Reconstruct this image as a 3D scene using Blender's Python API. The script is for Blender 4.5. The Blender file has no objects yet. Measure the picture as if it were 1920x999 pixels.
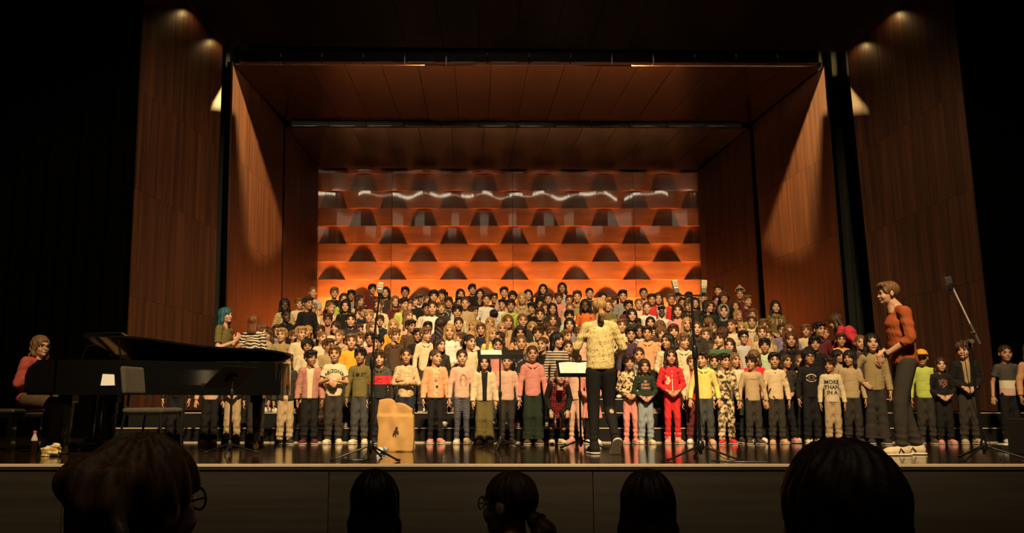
import bpy, bmesh, math, random
import numpy as np
from mathutils import Vector, Matrix
from mathutils.bvhtree import BVHTree

random.seed(7)
SC = bpy.context.scene
COL = SC.collection

# ------------------------------------------------------------------ camera
F_PX, PPX, PPY, W_PX, H_PX = 1670.0, 880.0, 489.0, 1920.0, 999.0
CAM_Z = 0.53
TILT = math.atan(264.0 / F_PX)
cam_data = bpy.data.cameras.new('camera')
cam_data.sensor_width = 36.0
cam_data.lens = F_PX * 36.0 / W_PX
cam_data.shift_x = (W_PX / 2 - PPX) / W_PX
cam_data.shift_y = (PPY - H_PX / 2) / W_PX
cam_data.clip_start = 0.05
cam = bpy.data.objects.new('camera', cam_data)
cam.location = (0, 0, CAM_Z)
cam.rotation_euler = (math.pi / 2 + TILT, 0, 0)
COL.objects.link(cam)
SC.camera = cam

# ------------------------------------------------------------------ world, exposure, lights
world = bpy.data.worlds.new('dark_hall')
world.use_nodes = True
world.node_tree.nodes['Background'].inputs[0].default_value = (0.010, 0.008, 0.006, 1)
world.node_tree.nodes['Background'].inputs[1].default_value = 0.25
SC.world = world
SC.view_settings.view_transform = 'Standard'
SC.view_settings.look = 'None'
SC.view_settings.gamma = 1.0
SC.view_settings.use_curve_mapping = False
SC.view_settings.exposure = -0.12


def add_light(kind, name, loc, target, power, color, **kw):
    d = bpy.data.lights.new(name, kind)
    d.energy = power
    d.color = color
    for k, v in kw.items():
        setattr(d, k, v)
    o = bpy.data.objects.new(name, d)
    o.location = loc
    dirv = Vector(target) - Vector(loc)
    o.rotation_euler = dirv.to_track_quat('-Z', 'Y').to_euler()
    COL.objects.link(o)
    return o


WARM = (1.0, 0.70, 0.36)
# front of house spots on the bridge above the audience
for fx, tx, pw in ((0.8, -4.6, 10500), (1.3, -0.6, 11500), (1.8, 2.4, 11000), (2.4, 6.0, 7500)):
    add_light('SPOT', 'front_spot', (fx, -1.0, 12.5), (tx, 12.5, 0.75), pw, WARM,
              spot_size=math.radians(35), spot_blend=0.55, shadow_soft_size=0.15)
# small shuttered lamps in the front ceiling gap that rake the side walls
WALL_LAMPS = ((-0.7, -4.2), (2.7, 6.3))
WALL_LAMP_Z = 6.265
for lx, tx in WALL_LAMPS:
    add_light('SPOT', 'wall_spot', (lx, 14.44, WALL_LAMP_Z), (tx, 15.6, 5.0), 3200, (1.0, 0.62, 0.22),
              spot_size=math.radians(54), spot_blend=0.25, shadow_soft_size=0.004)
# spots without fixtures, added for bright patches along the front wall tops
for la, lb in (((-4.409, 13.495, 6.79), (-4.533, 13.579, 6.46)), ((-4.089, 13.975, 6.49), (-4.213, 14.059, 6.16)), ((6.745, 13.441, 6.745), (6.86, 13.537, 6.415)), ((6.36, 13.891, 6.41), (6.475, 13.987, 6.08))):
    add_light('SPOT', 'edge_fill_spot', la, lb, 7.0, (1.0, 0.64, 0.24), spot_size=math.radians(130), spot_blend=1.0, shadow_soft_size=0.02)
# foot lights behind the top riser that wash the back wall from below
for ux in (-2.55, -0.85, 0.85, 2.55, 4.25):
    add_light('AREA', 'wall_uplight', (ux, 18.10, 1.20), (ux, 18.62, 2.35), 112, (1.0, 0.48, 0.17),
              shape='RECTANGLE', size=1.7, size_y=0.16, spread=math.radians(42))
# dim fill light added above the audience to lift their hair
add_light('AREA', 'audience_fill', (0.5, 0.3, 9.0), (0.5, 2.2, 0.0), 62, (1.0, 0.78, 0.5), shape='RECTANGLE', size=6.0, size_y=2.0)


# ------------------------------------------------------------------ pixel helpers (1920 x 999 frame)
def ray(px, py):
    a, b = (px - PPX) / F_PX, (PPY - py) / F_PX
    c, s = math.cos(TILT), math.sin(TILT)
    return Vector((a, c - b * s, s + b * c))


def at(px, py, D):
    r = ray(px, py)
    t = D / r.y
    return Vector((r.x * t, D, CAM_Z + r.z * t))


def floor_at(px, py, z=0.0):
    r = ray(px, py)
    t = (z - CAM_Z) / r.z
    return Vector((r.x * t, r.y * t, z))


def x_at(px, D, z):
    """world x of pixel column px at depth D and height z"""
    c, s = math.cos(TILT), math.sin(TILT)
    depth = D * c + (z - CAM_Z) * s
    return (px - PPX) / F_PX * depth


# ------------------------------------------------------------------ materials
def lin(c):
    return tuple(((v / 12.92) if v <= 0.04045 else ((v + 0.055) / 1.055) ** 2.4) for v in c)


MATS = {}


def new_mat(name):
    m = bpy.data.materials.new(name)
    m.use_nodes = True
    nt = m.node_tree
    return m, nt, nt.nodes['Principled BSDF']


def link(nt, a, b):
    nt.links.new(a, b)


def plain(name, rgb, rough=0.6, metal=0.0, spec=0.5, noise=0.12, scale=30.0, bump=0.0, coat=0.0, emit=None, alpha=None, trans=0.0):
    """solid colour with slight procedural variation; rgb is linear albedo"""
    if name in MATS:
        return MATS[name]
    m, nt, b = new_mat(name)
    b.inputs['Roughness'].default_value = rough
    b.inputs['Metallic'].default_value = metal
    b.inputs['Specular IOR Level'].default_value = spec
    b.inputs['Coat Weight'].default_value = coat
    b.inputs['Transmission Weight'].default_value = trans
    tc = nt.nodes.new('ShaderNodeTexCoord')
    nz = nt.nodes.new('ShaderNodeTexNoise')
    nz.inputs['Scale'].default_value = scale
    nz.inputs['Detail'].default_value = 3
    link(nt, tc.outputs['Object'], nz.inputs['Vector'])
    mx = nt.nodes.new('ShaderNodeMix')
    mx.data_type = 'RGBA'
    mx.inputs['A'].default_value = (*[max(0, c * (1 - noise * 1.6)) for c in rgb], 1)
    mx.inputs['B'].default_value = (*[min(1, c * (1 + noise * 1.6)) for c in rgb], 1)
    link(nt, nz.outputs['Fac'], mx.inputs['Factor'])
    link(nt, mx.outputs['Result'], b.inputs['Base Color'])
    if bump:
        bp = nt.nodes.new('ShaderNodeBump')
        bp.inputs['Strength'].default_value = bump
        bp.inputs['Distance'].default_value = 0.004
        link(nt, nz.outputs['Fac'], bp.inputs['Height'])
        link(nt, bp.outputs['Normal'], b.inputs['Normal'])
    if emit:
        b.inputs['Emission Color'].default_value = (*emit[0], 1)
        b.inputs['Emission Strength'].default_value = emit[1]
    MATS[name] = m
    return m


def patterned(name, kind, c1, c2, scale=20.0, thr=0.5, c3=None, rough=0.8):
    """two or three colour cloth prints: spots, camo, zebra, plaid, stripes"""
    if name in MATS:
        return MATS[name]
    m, nt, b = new_mat(name)
    b.inputs['Roughness'].default_value = rough
    tc = nt.nodes.new('ShaderNodeTexCoord')
    ramp = nt.nodes.new('ShaderNodeValToRGB')
    ramp.color_ramp.interpolation = 'CONSTANT'
    e = ramp.color_ramp.elements
    e[0].color = (*c1, 1)
    e[1].position = thr
    e[1].color = (*c2, 1)
    if c3:
        n = e.new(min(0.97, thr + 0.09))
        n.color = (*c3, 1)
    if kind in ('spots', 'camo'):
        t = nt.nodes.new('ShaderNodeTexNoise')
        t.inputs['Scale'].default_value = scale
        t.inputs['Detail'].default_value = 2.5 if kind == 'camo' else 0.8
        t.inputs['Distortion'].default_value = 0.6
        link(nt, tc.outputs['Object'], t.inputs['Vector'])
        link(nt, t.outputs['Fac'], ramp.inputs['Fac'])
    elif kind == 'leaf':
        t = nt.nodes.new('ShaderNodeTexVoronoi')
        t.feature = 'DISTANCE_TO_EDGE'
        t.inputs['Scale'].default_value = scale
        n2 = nt.nodes.new('ShaderNodeTexNoise')
        n2.inputs['Scale'].default_value = scale * 1.1
        mth = nt.nodes.new('ShaderNodeMath')
        mth.operation = 'MULTIPLY_ADD'
        link(nt, tc.outputs['Object'], t.inputs['Vector'])
        link(nt, tc.outputs['Object'], n2.inputs['Vector'])
        link(nt, n2.outputs['Fac'], mth.inputs[0])
        mth.inputs[1].default_value = 1.0
        link(nt, t.outputs['Distance'], mth.inputs[2])
        link(nt, mth.outputs[0], ramp.inputs['Fac'])
    else:
        t = nt.nodes.new('ShaderNodeTexWave')
        t.wave_type = 'BANDS'
        t.bands_direction = 'Z' if kind in ('stripes', 'zebra') else 'DIAGONAL'
        t.inputs['Scale'].default_value = scale
        t.inputs['Distortion'].default_value = {'zebra': 6.0, 'stripes': 0.0}.get(kind, 0.0)
        t.inputs['Detail'].default_value = 1.0
        t.inputs['Detail Scale'].default_value = 1.2
        link(nt, tc.outputs['Object'], t.inputs['Vector'])
        if kind == 'plaid':
            t.bands_direction = 'Z'
            t2 = nt.nodes.new('ShaderNodeTexWave')
            t2.bands_direction = 'X'
            t2.inputs['Scale'].default_value = scale
            link(nt, tc.outputs['Object'], t2.inputs['Vector'])
            mth = nt.nodes.new('ShaderNodeMath')
            mth.operation = 'ADD'
            link(nt, t.outputs['Fac'], mth.inputs[0])
            link(nt, t2.outputs['Fac'], mth.inputs[1])
            m2 = nt.nodes.new('ShaderNodeMath')
            m2.operation = 'MULTIPLY'
            m2.inputs[1].default_value = 0.5
            link(nt, mth.outputs[0], m2.inputs[0])
            link(nt, m2.outputs[0], ramp.inputs['Fac'])
        else:
            link(nt, t.outputs['Fac'], ramp.inputs['Fac'])
    link(nt, ramp.outputs['Color'], b.inputs['Base Color'])
    MATS[name] = m
    return m


def bands(name, stops):
    """colour blocks by height in object space: stops = [(z_from, rgb), ...] ascending, 0..1.6 m"""
    if name in MATS:
        return MATS[name]
    m, nt, b = new_mat(name)
    b.inputs['Roughness'].default_value = 0.85
    tc = nt.nodes.new('ShaderNodeTexCoord')
    sp = nt.nodes.new('ShaderNodeSeparateXYZ')
    dv = nt.nodes.new('ShaderNodeMath')
    dv.operation = 'DIVIDE'
    dv.inputs[1].default_value = 1.6
    ramp = nt.nodes.new('ShaderNodeValToRGB')
    ramp.color_ramp.interpolation = 'CONSTANT'
    e = ramp.color_ramp.elements
    e[0].position = 0.0
    e[0].color = (*stops[0][1], 1)
    e[1].position = stops[1][0] / 1.6
    e[1].color = (*stops[1][1], 1)
    for z, c in stops[2:]:
        n = e.new(z / 1.6)
        n.color = (*c, 1)
    link(nt, tc.outputs['Object'], sp.inputs[0])
    link(nt, sp.outputs['Z'], dv.inputs[0])
    link(nt, dv.outputs[0], ramp.inputs['Fac'])
    link(nt, ramp.outputs['Color'], b.inputs['Base Color'])
    MATS[name] = m
    return m


def wood(name, c1, c2, rough=0.35, axis='Z', vary=0.35, scale=1.0, coat=0.0, spec=0.5):
    """veneer with grain along one axis; each piece varies by object random"""
    if name in MATS:
        return MATS[name]
    m, nt, b = new_mat(name)
    b.inputs['Roughness'].default_value = rough
    b.inputs['Coat Weight'].default_value = coat
    b.inputs['Specular IOR Level'].default_value = spec
    tc = nt.nodes.new('ShaderNodeTexCoord')
    mp = nt.nodes.new('ShaderNodeMapping')
    sc = {'X': (0.5, 14, 14), 'Y': (14, 0.5, 14), 'Z': (22, 22, 0.35)}[axis]
    mp.inputs['Scale'].default_value = [v * scale for v in sc]
    oi = nt.nodes.new('ShaderNodeObjectInfo')
    ad = nt.nodes.new('ShaderNodeVectorMath')
    ad.operation = 'ADD'
    cx = nt.nodes.new('ShaderNodeCombineXYZ')
    mul = nt.nodes.new('ShaderNodeMath')
    mul.operation = 'MULTIPLY'
    mul.inputs[1].default_value = 37.0
    link(nt, oi.outputs['Random'], mul.inputs[0])
    for i in range(3):
        link(nt, mul.outputs[0], cx.inputs[i])
    link(nt, tc.outputs['Object'], ad.inputs[0])
    link(nt, cx.outputs[0], ad.inputs[1])
    link(nt, ad.outputs[0], mp.inputs['Vector'])
    nz = nt.nodes.new('ShaderNodeTexNoise')
    nz.inputs['Scale'].default_value = 1.0
    nz.inputs['Detail'].default_value = 5
    nz.inputs['Roughness'].default_value = 0.6
    link(nt, mp.outputs[0], nz.inputs['Vector'])
    ramp = nt.nodes.new('ShaderNodeValToRGB')
    ramp.color_ramp.elements[0].position = 0.36
    ramp.color_ramp.elements[1].position = 0.64
    ramp.color_ramp.elements[0].color = (*c1, 1)
    ramp.color_ramp.elements[1].color = (*c2, 1)
    link(nt, nz.outputs['Fac'], ramp.inputs['Fac'])
    hsv = nt.nodes.new('ShaderNodeHueSaturation')
    mr = nt.nodes.new('ShaderNodeMapRange')
    mr.inputs['To Min'].default_value = 1 - vary
    mr.inputs['To Max'].default_value = 1 + vary
    link(nt, oi.outputs['Random'], mr.inputs['Value'])
    link(nt, mr.outputs[0], hsv.inputs['Value'])
    link(nt, ramp.outputs['Color'], hsv.inputs['Color'])
    link(nt, hsv.outputs['Color'], b.inputs['Base Color'])
    MATS[name] = m
    return m


BLACK_SATIN = plain('black_satin_metal', (0.008, 0.008, 0.009), 0.35, 0.0, 0.5)
BLACK_MATTE = plain('black_matte', (0.006, 0.006, 0.006), 0.9, noise=0.2)
CHROME = plain('chrome', (0.55, 0.52, 0.48), 0.22, 1.0, noise=0.03)
GREY_METAL = plain('grey_metal', (0.30, 0.28, 0.25), 0.4, 0.8)
PAPER = plain('paper', (0.80, 0.80, 0.76), 0.9, noise=0.02)
VELVET = plain('black_velvet', (0.0012, 0.0012, 0.0012), 1.0, spec=0.0, noise=0.2)


# ------------------------------------------------------------------ mesh helpers
def mesh_from(name, verts, faces, smooth=False, mats=()):
    me = bpy.data.meshes.new(name)
    if isinstance(verts, np.ndarray):
        nv, nf = len(verts), len(faces)
        me.vertices.add(nv)
        me.vertices.foreach_set('co', verts.astype(np.float32).ravel())
        k = faces.shape[1]
        me.loops.add(nf * k)
        me.loops.foreach_set('vertex_index', faces.astype(np.int32).ravel())
        me.polygons.add(nf)
        me.polygons.foreach_set('loop_start', np.arange(0, nf * k, k, dtype=np.int32))
        me.polygons.foreach_set('loop_total', np.full(nf, k, dtype=np.int32))
        me.update(calc_edges=True)
    else:
        me.from_pydata([tuple(v) for v in verts], [], faces)
        me.update()
    if smooth:
        me.polygons.foreach_set('use_smooth', [True] * len(me.polygons))
    for m in mats:
        me.materials.append(m)
    return me


def put(name, me, parent=None, mat=None, matrix=None):
    if mat is not None and not len(me.materials):
        me.materials.append(mat)
    o = bpy.data.objects.new(name, me)
    COL.objects.link(o)
    if mat is not None and me.materials[0] is not mat:
        o.material_slots[0].link = 'OBJECT'
        o.material_slots[0].material = mat
    if parent is not None:
        o.parent = parent
    if matrix is not None:
        o.matrix_local = matrix
    return o


def thing(name, loc, label, cat, rz=0.0, group=None):
    o = bpy.data.objects.new(name, None)
    o.empty_display_size = 0.1
    o.location = loc
    o.rotation_euler = (0, 0, rz)
    COL.objects.link(o)
    tag(o, label, cat, group)
    return o


def tag(o, label, cat, group=None):
    o['label'] = label
    o['category'] = cat
    if group:
        o['group'] = group
    return o


class MB:
    """collects simple solids into one mesh"""

    def __init__(self):
        self.bm = bmesh.new()

    def box(self, lo, hi, M=None):
        lo, hi = Vector(lo), Vector(hi)
        vs = [self.bm.verts.new((M or Matrix()) @ Vector((x, y, z))) for z in (lo.z, hi.z) for y in (lo.y, hi.y) for x in (lo.x, hi.x)]
        for f in ((0, 2, 3, 1), (4, 5, 7, 6), (0, 1, 5, 4), (2, 6, 7, 3), (0, 4, 6, 2), (1, 3, 7, 5)):
            self.bm.faces.new([vs[i] for i in f])
        return self

    def tube(self, pts, r, n=10, caps=True, closed=False):
        pts = [Vector(p) for p in pts]
        rs = r if isinstance(r, (list, tuple)) else [r] * len(pts)
        rings = []
        ref = None
        N = len(pts)
        for i, p in enumerate(pts):
            if closed:
                d = pts[(i + 1) % N] - pts[i - 1]
            else:
                d = pts[min(i + 1, N - 1)] - pts[max(i - 1, 0)]
            d.normalize()
            if ref is None:
                ref = Vector((0, 0, 1)) if abs(d.z) < 0.9 else Vector((1, 0, 0))
            u = d.cross(ref)
            if u.length < 1e-5:
                u = d.orthogonal()
            u.normalize()
            v = d.cross(u)
            ref = u.cross(d) * 1.0
            rings.append([self.bm.verts.new(p + (u * math.cos(a) + v * math.sin(a)) * rs[i]) for a in [2 * math.pi * k / n for k in range(n)]])
        m = N if closed else N - 1
        for i in range(m):
            A, B = rings[i], rings[(i + 1) % N]
            for k in range(n):
                self.bm.faces.new((A[k], A[(k + 1) % n], B[(k + 1) % n], B[k]))
        if caps and not closed:
            self.bm.faces.new(rings[0][::-1])
            self.bm.faces.new(rings[-1])
        return self

    def lathe(self, prof, n=20, M=None):
        M = M or Matrix()
        rings = []
        for r, z in prof:
            rings.append([self.bm.verts.new(M @ Vector((r * math.cos(2 * math.pi * k / n), r * math.sin(2 * math.pi * k / n), z))) for k in range(n)])
        for A, B in zip(rings, rings[1:]):
            for k in range(n):
                self.bm.faces.new((A[k], A[(k + 1) % n], B[(k + 1) % n], B[k]))
        self.bm.faces.new(rings[0][::-1])
        self.bm.faces.new(rings[-1])
        return self

    def prism(self, poly, z0, z1, M=None):
        M = M or Matrix()
        a = [self.bm.verts.new(M @ Vector((x, y, z0))) for x, y in poly]
        b = [self.bm.verts.new(M @ Vector((x, y, z1))) for x, y in poly]
        n = len(poly)
        self.bm.faces.new(a[::-1])
        self.bm.faces.new(b)
        for i in range(n):
            self.bm.faces.new((a[i], a[(i + 1) % n], b[(i + 1) % n], b[i]))
        return self

    def quad(self, a, b, c, d):
        self.bm.faces.new([self.bm.verts.new(Vector(p)) for p in (a, b, c, d)])
        return self

    def mesh(self, name, smooth=False, bevel=0.0):
        if bevel:
            bmesh.ops.bevel(self.bm, geom=list(self.bm.edges), offset=bevel, segments=2, affect='EDGES', profile=0.5)
        bmesh.ops.recalc_face_normals(self.bm, faces=self.bm.faces)
        me = bpy.data.meshes.new(name)
        self.bm.to_mesh(me)
        self.bm.free()
        if smooth:
            me.polygons.foreach_set('use_smooth', [True] * len(me.polygons))
            try:
                me.set_sharp_from_angle(angle=math.radians(40))
            except Exception:
                pass
        return me

    def build(self, name, mat, parent=None, smooth=False, bevel=0.0, matrix=None):
        return put(name, self.mesh(name, smooth, bevel), parent, mat, matrix)


# ------------------------------------------------------------------ signed-distance modelling (surface nets)
EDGES = [(0, 1), (2, 3), (4, 5), (6, 7), (0, 2), (1, 3), (4, 6), (5, 7), (0, 4), (1, 5), (2, 6), (3, 7)]
OFFS = np.array([(i & 1, (i >> 1) & 1, (i >> 2) & 1) for i in range(8)])


class Field:
    def __init__(self, lo, hi, h):
        self.lo = np.array(lo, float)
        self.h = h
        n = np.ceil((np.array(hi, float) - self.lo) / h).astype(int) + 1
        self.n = n
        self.V = np.full(n, 1.0, np.float32)
        self.ax = [(self.lo[i] + h * np.arange(n[i])).astype(np.float32) for i in range(3)]

    def sub(self, lo, hi, pad):
        i0 = np.clip(np.floor((np.array(lo) - pad - self.lo) / self.h).astype(int), 0, self.n - 1)
        i1 = np.clip(np.ceil((np.array(hi) + pad - self.lo) / self.h).astype(int) + 1, 1, self.n)
        sl = tuple(slice(a, b) for a, b in zip(i0, i1))
        X = self.ax[0][sl[0]][:, None, None]
        Y = self.ax[1][sl[1]][None, :, None]
        Z = self.ax[2][sl[2]][None, None, :]
        return sl, X, Y, Z

    def _join(self, sl, d, k, neg=False):
        a = self.V[sl]
        if a.size == 0:
            return
        if neg:
            if k > 0:
                hh = np.maximum(k - np.abs(a + d), 0) / k
                self.V[sl] = np.maximum(a, -d) + hh * hh * k * 0.25
            else:
                self.V[sl] = np.maximum(a, -d)
        else:
            if k > 0:
                hh = np.maximum(k - np.abs(a - d), 0) / k
                self.V[sl] = np.minimum(a, d) - hh * hh * k * 0.25
            else:
                self.V[sl] = np.minimum(a, d)

    def cone(self, a, b, ra, rb, k=0.0, q=1.0, flat=None, neg=False):
        """round cone; q flattens it in y; flat = cut plane distance along a->b past b"""
        a, b = np.array(a, float), np.array(b, float)
        R = max(ra, rb)
        sl, X, Y, Z = self.sub(np.minimum(a, b) - R, np.maximum(a, b) + R, k + 2.5 * self.h)
        ba = b - a
        yc = a[1]
        px, py, pz = X - a[0], (Y - a[1]), Z - a[2]
        if q != 1.0:
            # flatten about the axis in y
            l2 = ba[0] ** 2 + ba[2] ** 2 + 1e-12
            t = np.clip((px * ba[0] + pz * ba[2]) / l2, 0, 1)
            d = np.sqrt((px - t * ba[0]) ** 2 + ((py - t * ba[1]) / q) ** 2 + (pz - t * ba[2]) ** 2) - (ra + (rb - ra) * t)
        else:
            l2 = float(ba @ ba) + 1e-12
            t = np.clip((px * ba[0] + py * ba[1] + pz * ba[2]) / l2, 0, 1)
            d = np.sqrt((px - t * ba[0]) ** 2 + (py - t * ba[1]) ** 2 + (pz - t * ba[2]) ** 2) - (ra + (rb - ra) * t)
        if flat is not None:
            u = ba / (np.linalg.norm(ba) + 1e-9)
            pl = (X - b[0]) * u[0] + (Y - b[1]) * u[1] + (Z - b[2]) * u[2] - flat
            d = np.maximum(d, pl)
        self._join(sl, d.astype(np.float32), k, neg)
        return self

    def ell(self, c, r, k=0.0, neg=False, rot=None):
        c, r = np.array(c, float), np.array(r, float)
        R = r if rot is None else np.full(3, r.max())
        sl, X, Y, Z = self.sub(c - R, c + R, k + 2.5 * self.h)
        px, py, pz = X - c[0], Y - c[1], Z - c[2]
        if rot is not None:
            Rm = np.array(rot.transposed())
            px, py, pz = (Rm[0, 0] * px + Rm[0, 1] * py + Rm[0, 2] * pz, Rm[1, 0] * px + Rm[1, 1] * py + Rm[1, 2] * pz,
                          Rm[2, 0] * px + Rm[2, 1] * py + Rm[2, 2] * pz)
        k0 = np.sqrt((px / r[0]) ** 2 + (py / r[1]) ** 2 + (pz / r[2]) ** 2)
        k1 = np.sqrt((px / r[0] ** 2) ** 2 + (py / r[1] ** 2) ** 2 + (pz / r[2] ** 2) ** 2) + 1e-6
        d = k0 * (k0 - 1) / k1
        self._join(sl, d.astype(np.float32), k, neg)
        return self

    def box(self, c, hb, rad=0.005, k=0.0, neg=False):
        c, hb = np.array(c, float), np.array(hb, float)
        sl, X, Y, Z = self.sub(c - hb, c + hb, k + 2.5 * self.h)
        qx, qy, qz = np.abs(X - c[0]) - hb[0] + rad, np.abs(Y - c[1]) - hb[1] + rad, np.abs(Z - c[2]) - hb[2] + rad
        d = np.sqrt(np.maximum(qx, 0) ** 2 + np.maximum(qy, 0) ** 2 + np.maximum(qz, 0) ** 2) + np.minimum(np.maximum(np.maximum(qx, qy), qz), 0) - rad
        self._join(sl, d.astype(np.float32), k, neg)
        return self

    def cut(self, p, n):
        """remove the side that n points to"""
        n = np.array(n, float)
        n = n / np.linalg.norm(n)
        X, Y, Z = self.ax[0][:, None, None], self.ax[1][None, :, None], self.ax[2][None, None, :]
        d = ((X - p[0]) * n[0] + (Y - p[1]) * n[1] + (Z - p[2]) * n[2]).astype(np.float32)
        self.V = np.maximum(self.V, d)
        return self

    def noise(self, amp, freq, seed=0, aniso=(1, 1, 1)):
        rng = np.random.RandomState(seed)
        X, Y, Z = self.ax[0][:, None, None], self.ax[1][None, :, None], self.ax[2][None, None, :]
        for i in range(4):
            kx, ky, kz = rng.randn(3) * np.array(aniso) * freq * (0.7 + 0.35 * i)
            self.V = self.V + (amp * 0.5 * np.sin(kx * X + ky * Y + kz * Z + rng.rand() * 6.3)).astype(np.float32)
        return self

    def nets(self):
        V = self.V
        S = V < 0
        nx, ny, nz = V.shape
        cnt = np.zeros((nx - 1, ny - 1, nz - 1), np.int8)
        for o in OFFS:
            cnt += S[o[0]:nx - 1 + o[0], o[1]:ny - 1 + o[1], o[2]:nz - 1 + o[2]]
        act = (cnt > 0) & (cnt < 8)
        idx = np.argwhere(act)
        cid = np.full(act.shape, -1, np.int32)
        cid[act] = np.arange(len(idx))
        vals = np.stack([V[idx[:, 0] + o[0], idx[:, 1] + o[1], idx[:, 2] + o[2]] for o in OFFS], 1)
        pos = np.zeros((len(idx), 3))
        num = np.zeros(len(idx))
        for a, b in EDGES:
            va, vb = vals[:, a], vals[:, b]
            m = (va < 0) != (vb < 0)
            t = np.where(m, va / np.where(m, va - vb, 1), 0)
            p = OFFS[a] + t[:, None] * (OFFS[b] - OFFS[a])
            pos[m] += p[m]
            num[m] += 1
        pos = pos / num[:, None]
        verts = self.lo + (idx + pos) * self.h
        quads = []
        # x edges
        for axis in range(3):
            A = [slice(None)] * 3
            B = [slice(None)] * 3
            A[axis] = slice(0, -1)
            B[axis] = slice(1, None)
            ch = S[tuple(A)] != S[tuple(B)]
            e = np.argwhere(ch)
            o1, o2 = (axis + 1) % 3, (axis + 2) % 3
            ok = (e[:, o1] > 0) & (e[:, o2] > 0) & (e[:, o1] < V.shape[o1] - 1) & (e[:, o2] < V.shape[o2] - 1)
            e = e[ok]

            def c(d1, d2):
                q = e.copy()
                q[:, o1] -= d1
                q[:, o2] -= d2
                return cid[q[:, 0], q[:, 1], q[:, 2]]
            f = np.stack([c(1, 1), c(0, 1), c(0, 0), c(1, 0)], 1)
            flip = ~S[e[:, 0], e[:, 1], e[:, 2]]
            f[flip] = f[flip][:, ::-1]
            quads.append(f)
        faces = np.concatenate(quads, 0)
        faces = faces[(faces >= 0).all(1)]
        return verts, faces

    def mesh(self, name):
        v, f = self.nets()
        return mesh_from(name, v, f, True)


def merge(parts):
    vs, fs, n = [], [], 0
    for v, f in parts:
        vs.append(v)
        fs.append(f + n)
        n += len(v)
    return np.concatenate(vs, 0), np.concatenate(fs, 0)


def xform(vf, M):
    v, f = vf
    R = np.array(M.to_3x3())
    t = np.array(M.to_translation())
    v2 = v @ R.T + t
    if np.linalg.det(R) < 0:
        f = f[:, ::-1]
    return v2, f


# ------------------------------------------------------------------ people: heads, hair, hands
def head_vf(h=0.006, open_mouth=False):
    """head and neck, face towards -y, origin between the eyes' level and the skull centre"""
    F = Field((-0.10, -0.135, -0.21), (0.10, 0.125, 0.13), h)
    F.ell((0, 0.014, 0.028), (0.076, 0.094, 0.084))
    F.ell((0, -0.022, -0.03), (0.062, 0.068, 0.08), 0.03)
    F.ell((0, -0.032, -0.075), (0.043, 0.045, 0.034), 0.02)
    F.ell((0, -0.072, -0.094), (0.018, 0.014, 0.014), 0.02)
    F.cone((0, 0.018, -0.06), (0, 0.03, -0.24), 0.047, 0.052, 0.02)
    for s in (-1, 1):
        F.ell((s * 0.036, -0.062, -0.036), (0.022, 0.02, 0.022), 0.02)
        F.ell((s * 0.030, -0.100, 0.002), (0.019, 0.020, 0.014), 0.010, neg=True)
        F.ell((s * 0.079, 0.014, -0.010), (0.010, 0.020, 0.030), 0.006)
    F.cone((-0.034, -0.077, 0.024), (0.034, -0.077, 0.024), 0.010, 0.010, 0.014)
    F.cone((0, -0.084, 0.000), (0, -0.100, -0.030), 0.006, 0.0105, 0.012)
    for s in (-1, 1):
        F.ell((s * 0.010, -0.092, -0.033), (0.007, 0.009, 0.006), 0.007)
    F.ell((0, -0.087, -0.060), (0.024, 0.009, 0.011), 0.008)
    if open_mouth:
        F.ell((0, -0.099, -0.063), (0.015, 0.012, 0.009), 0.004, neg=True)
    return F.nets()


def strands(F, amp, n, zf=25.0, seed=0):
    X, Y, Z = F.ax[0][:, None, None], F.ax[1][None, :, None], F.ax[2][None, None, :]
    ang = np.arctan2(X, -(Y - 0.02))
    F.V = F.V + (amp * np.sin(ang * n + 2.2 * np.sin(Z * zf + seed)) + amp * 0.6 * np.sin(ang * n * 0.37 + Z * zf * 2.1 + seed)).astype(np.float32)


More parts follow.
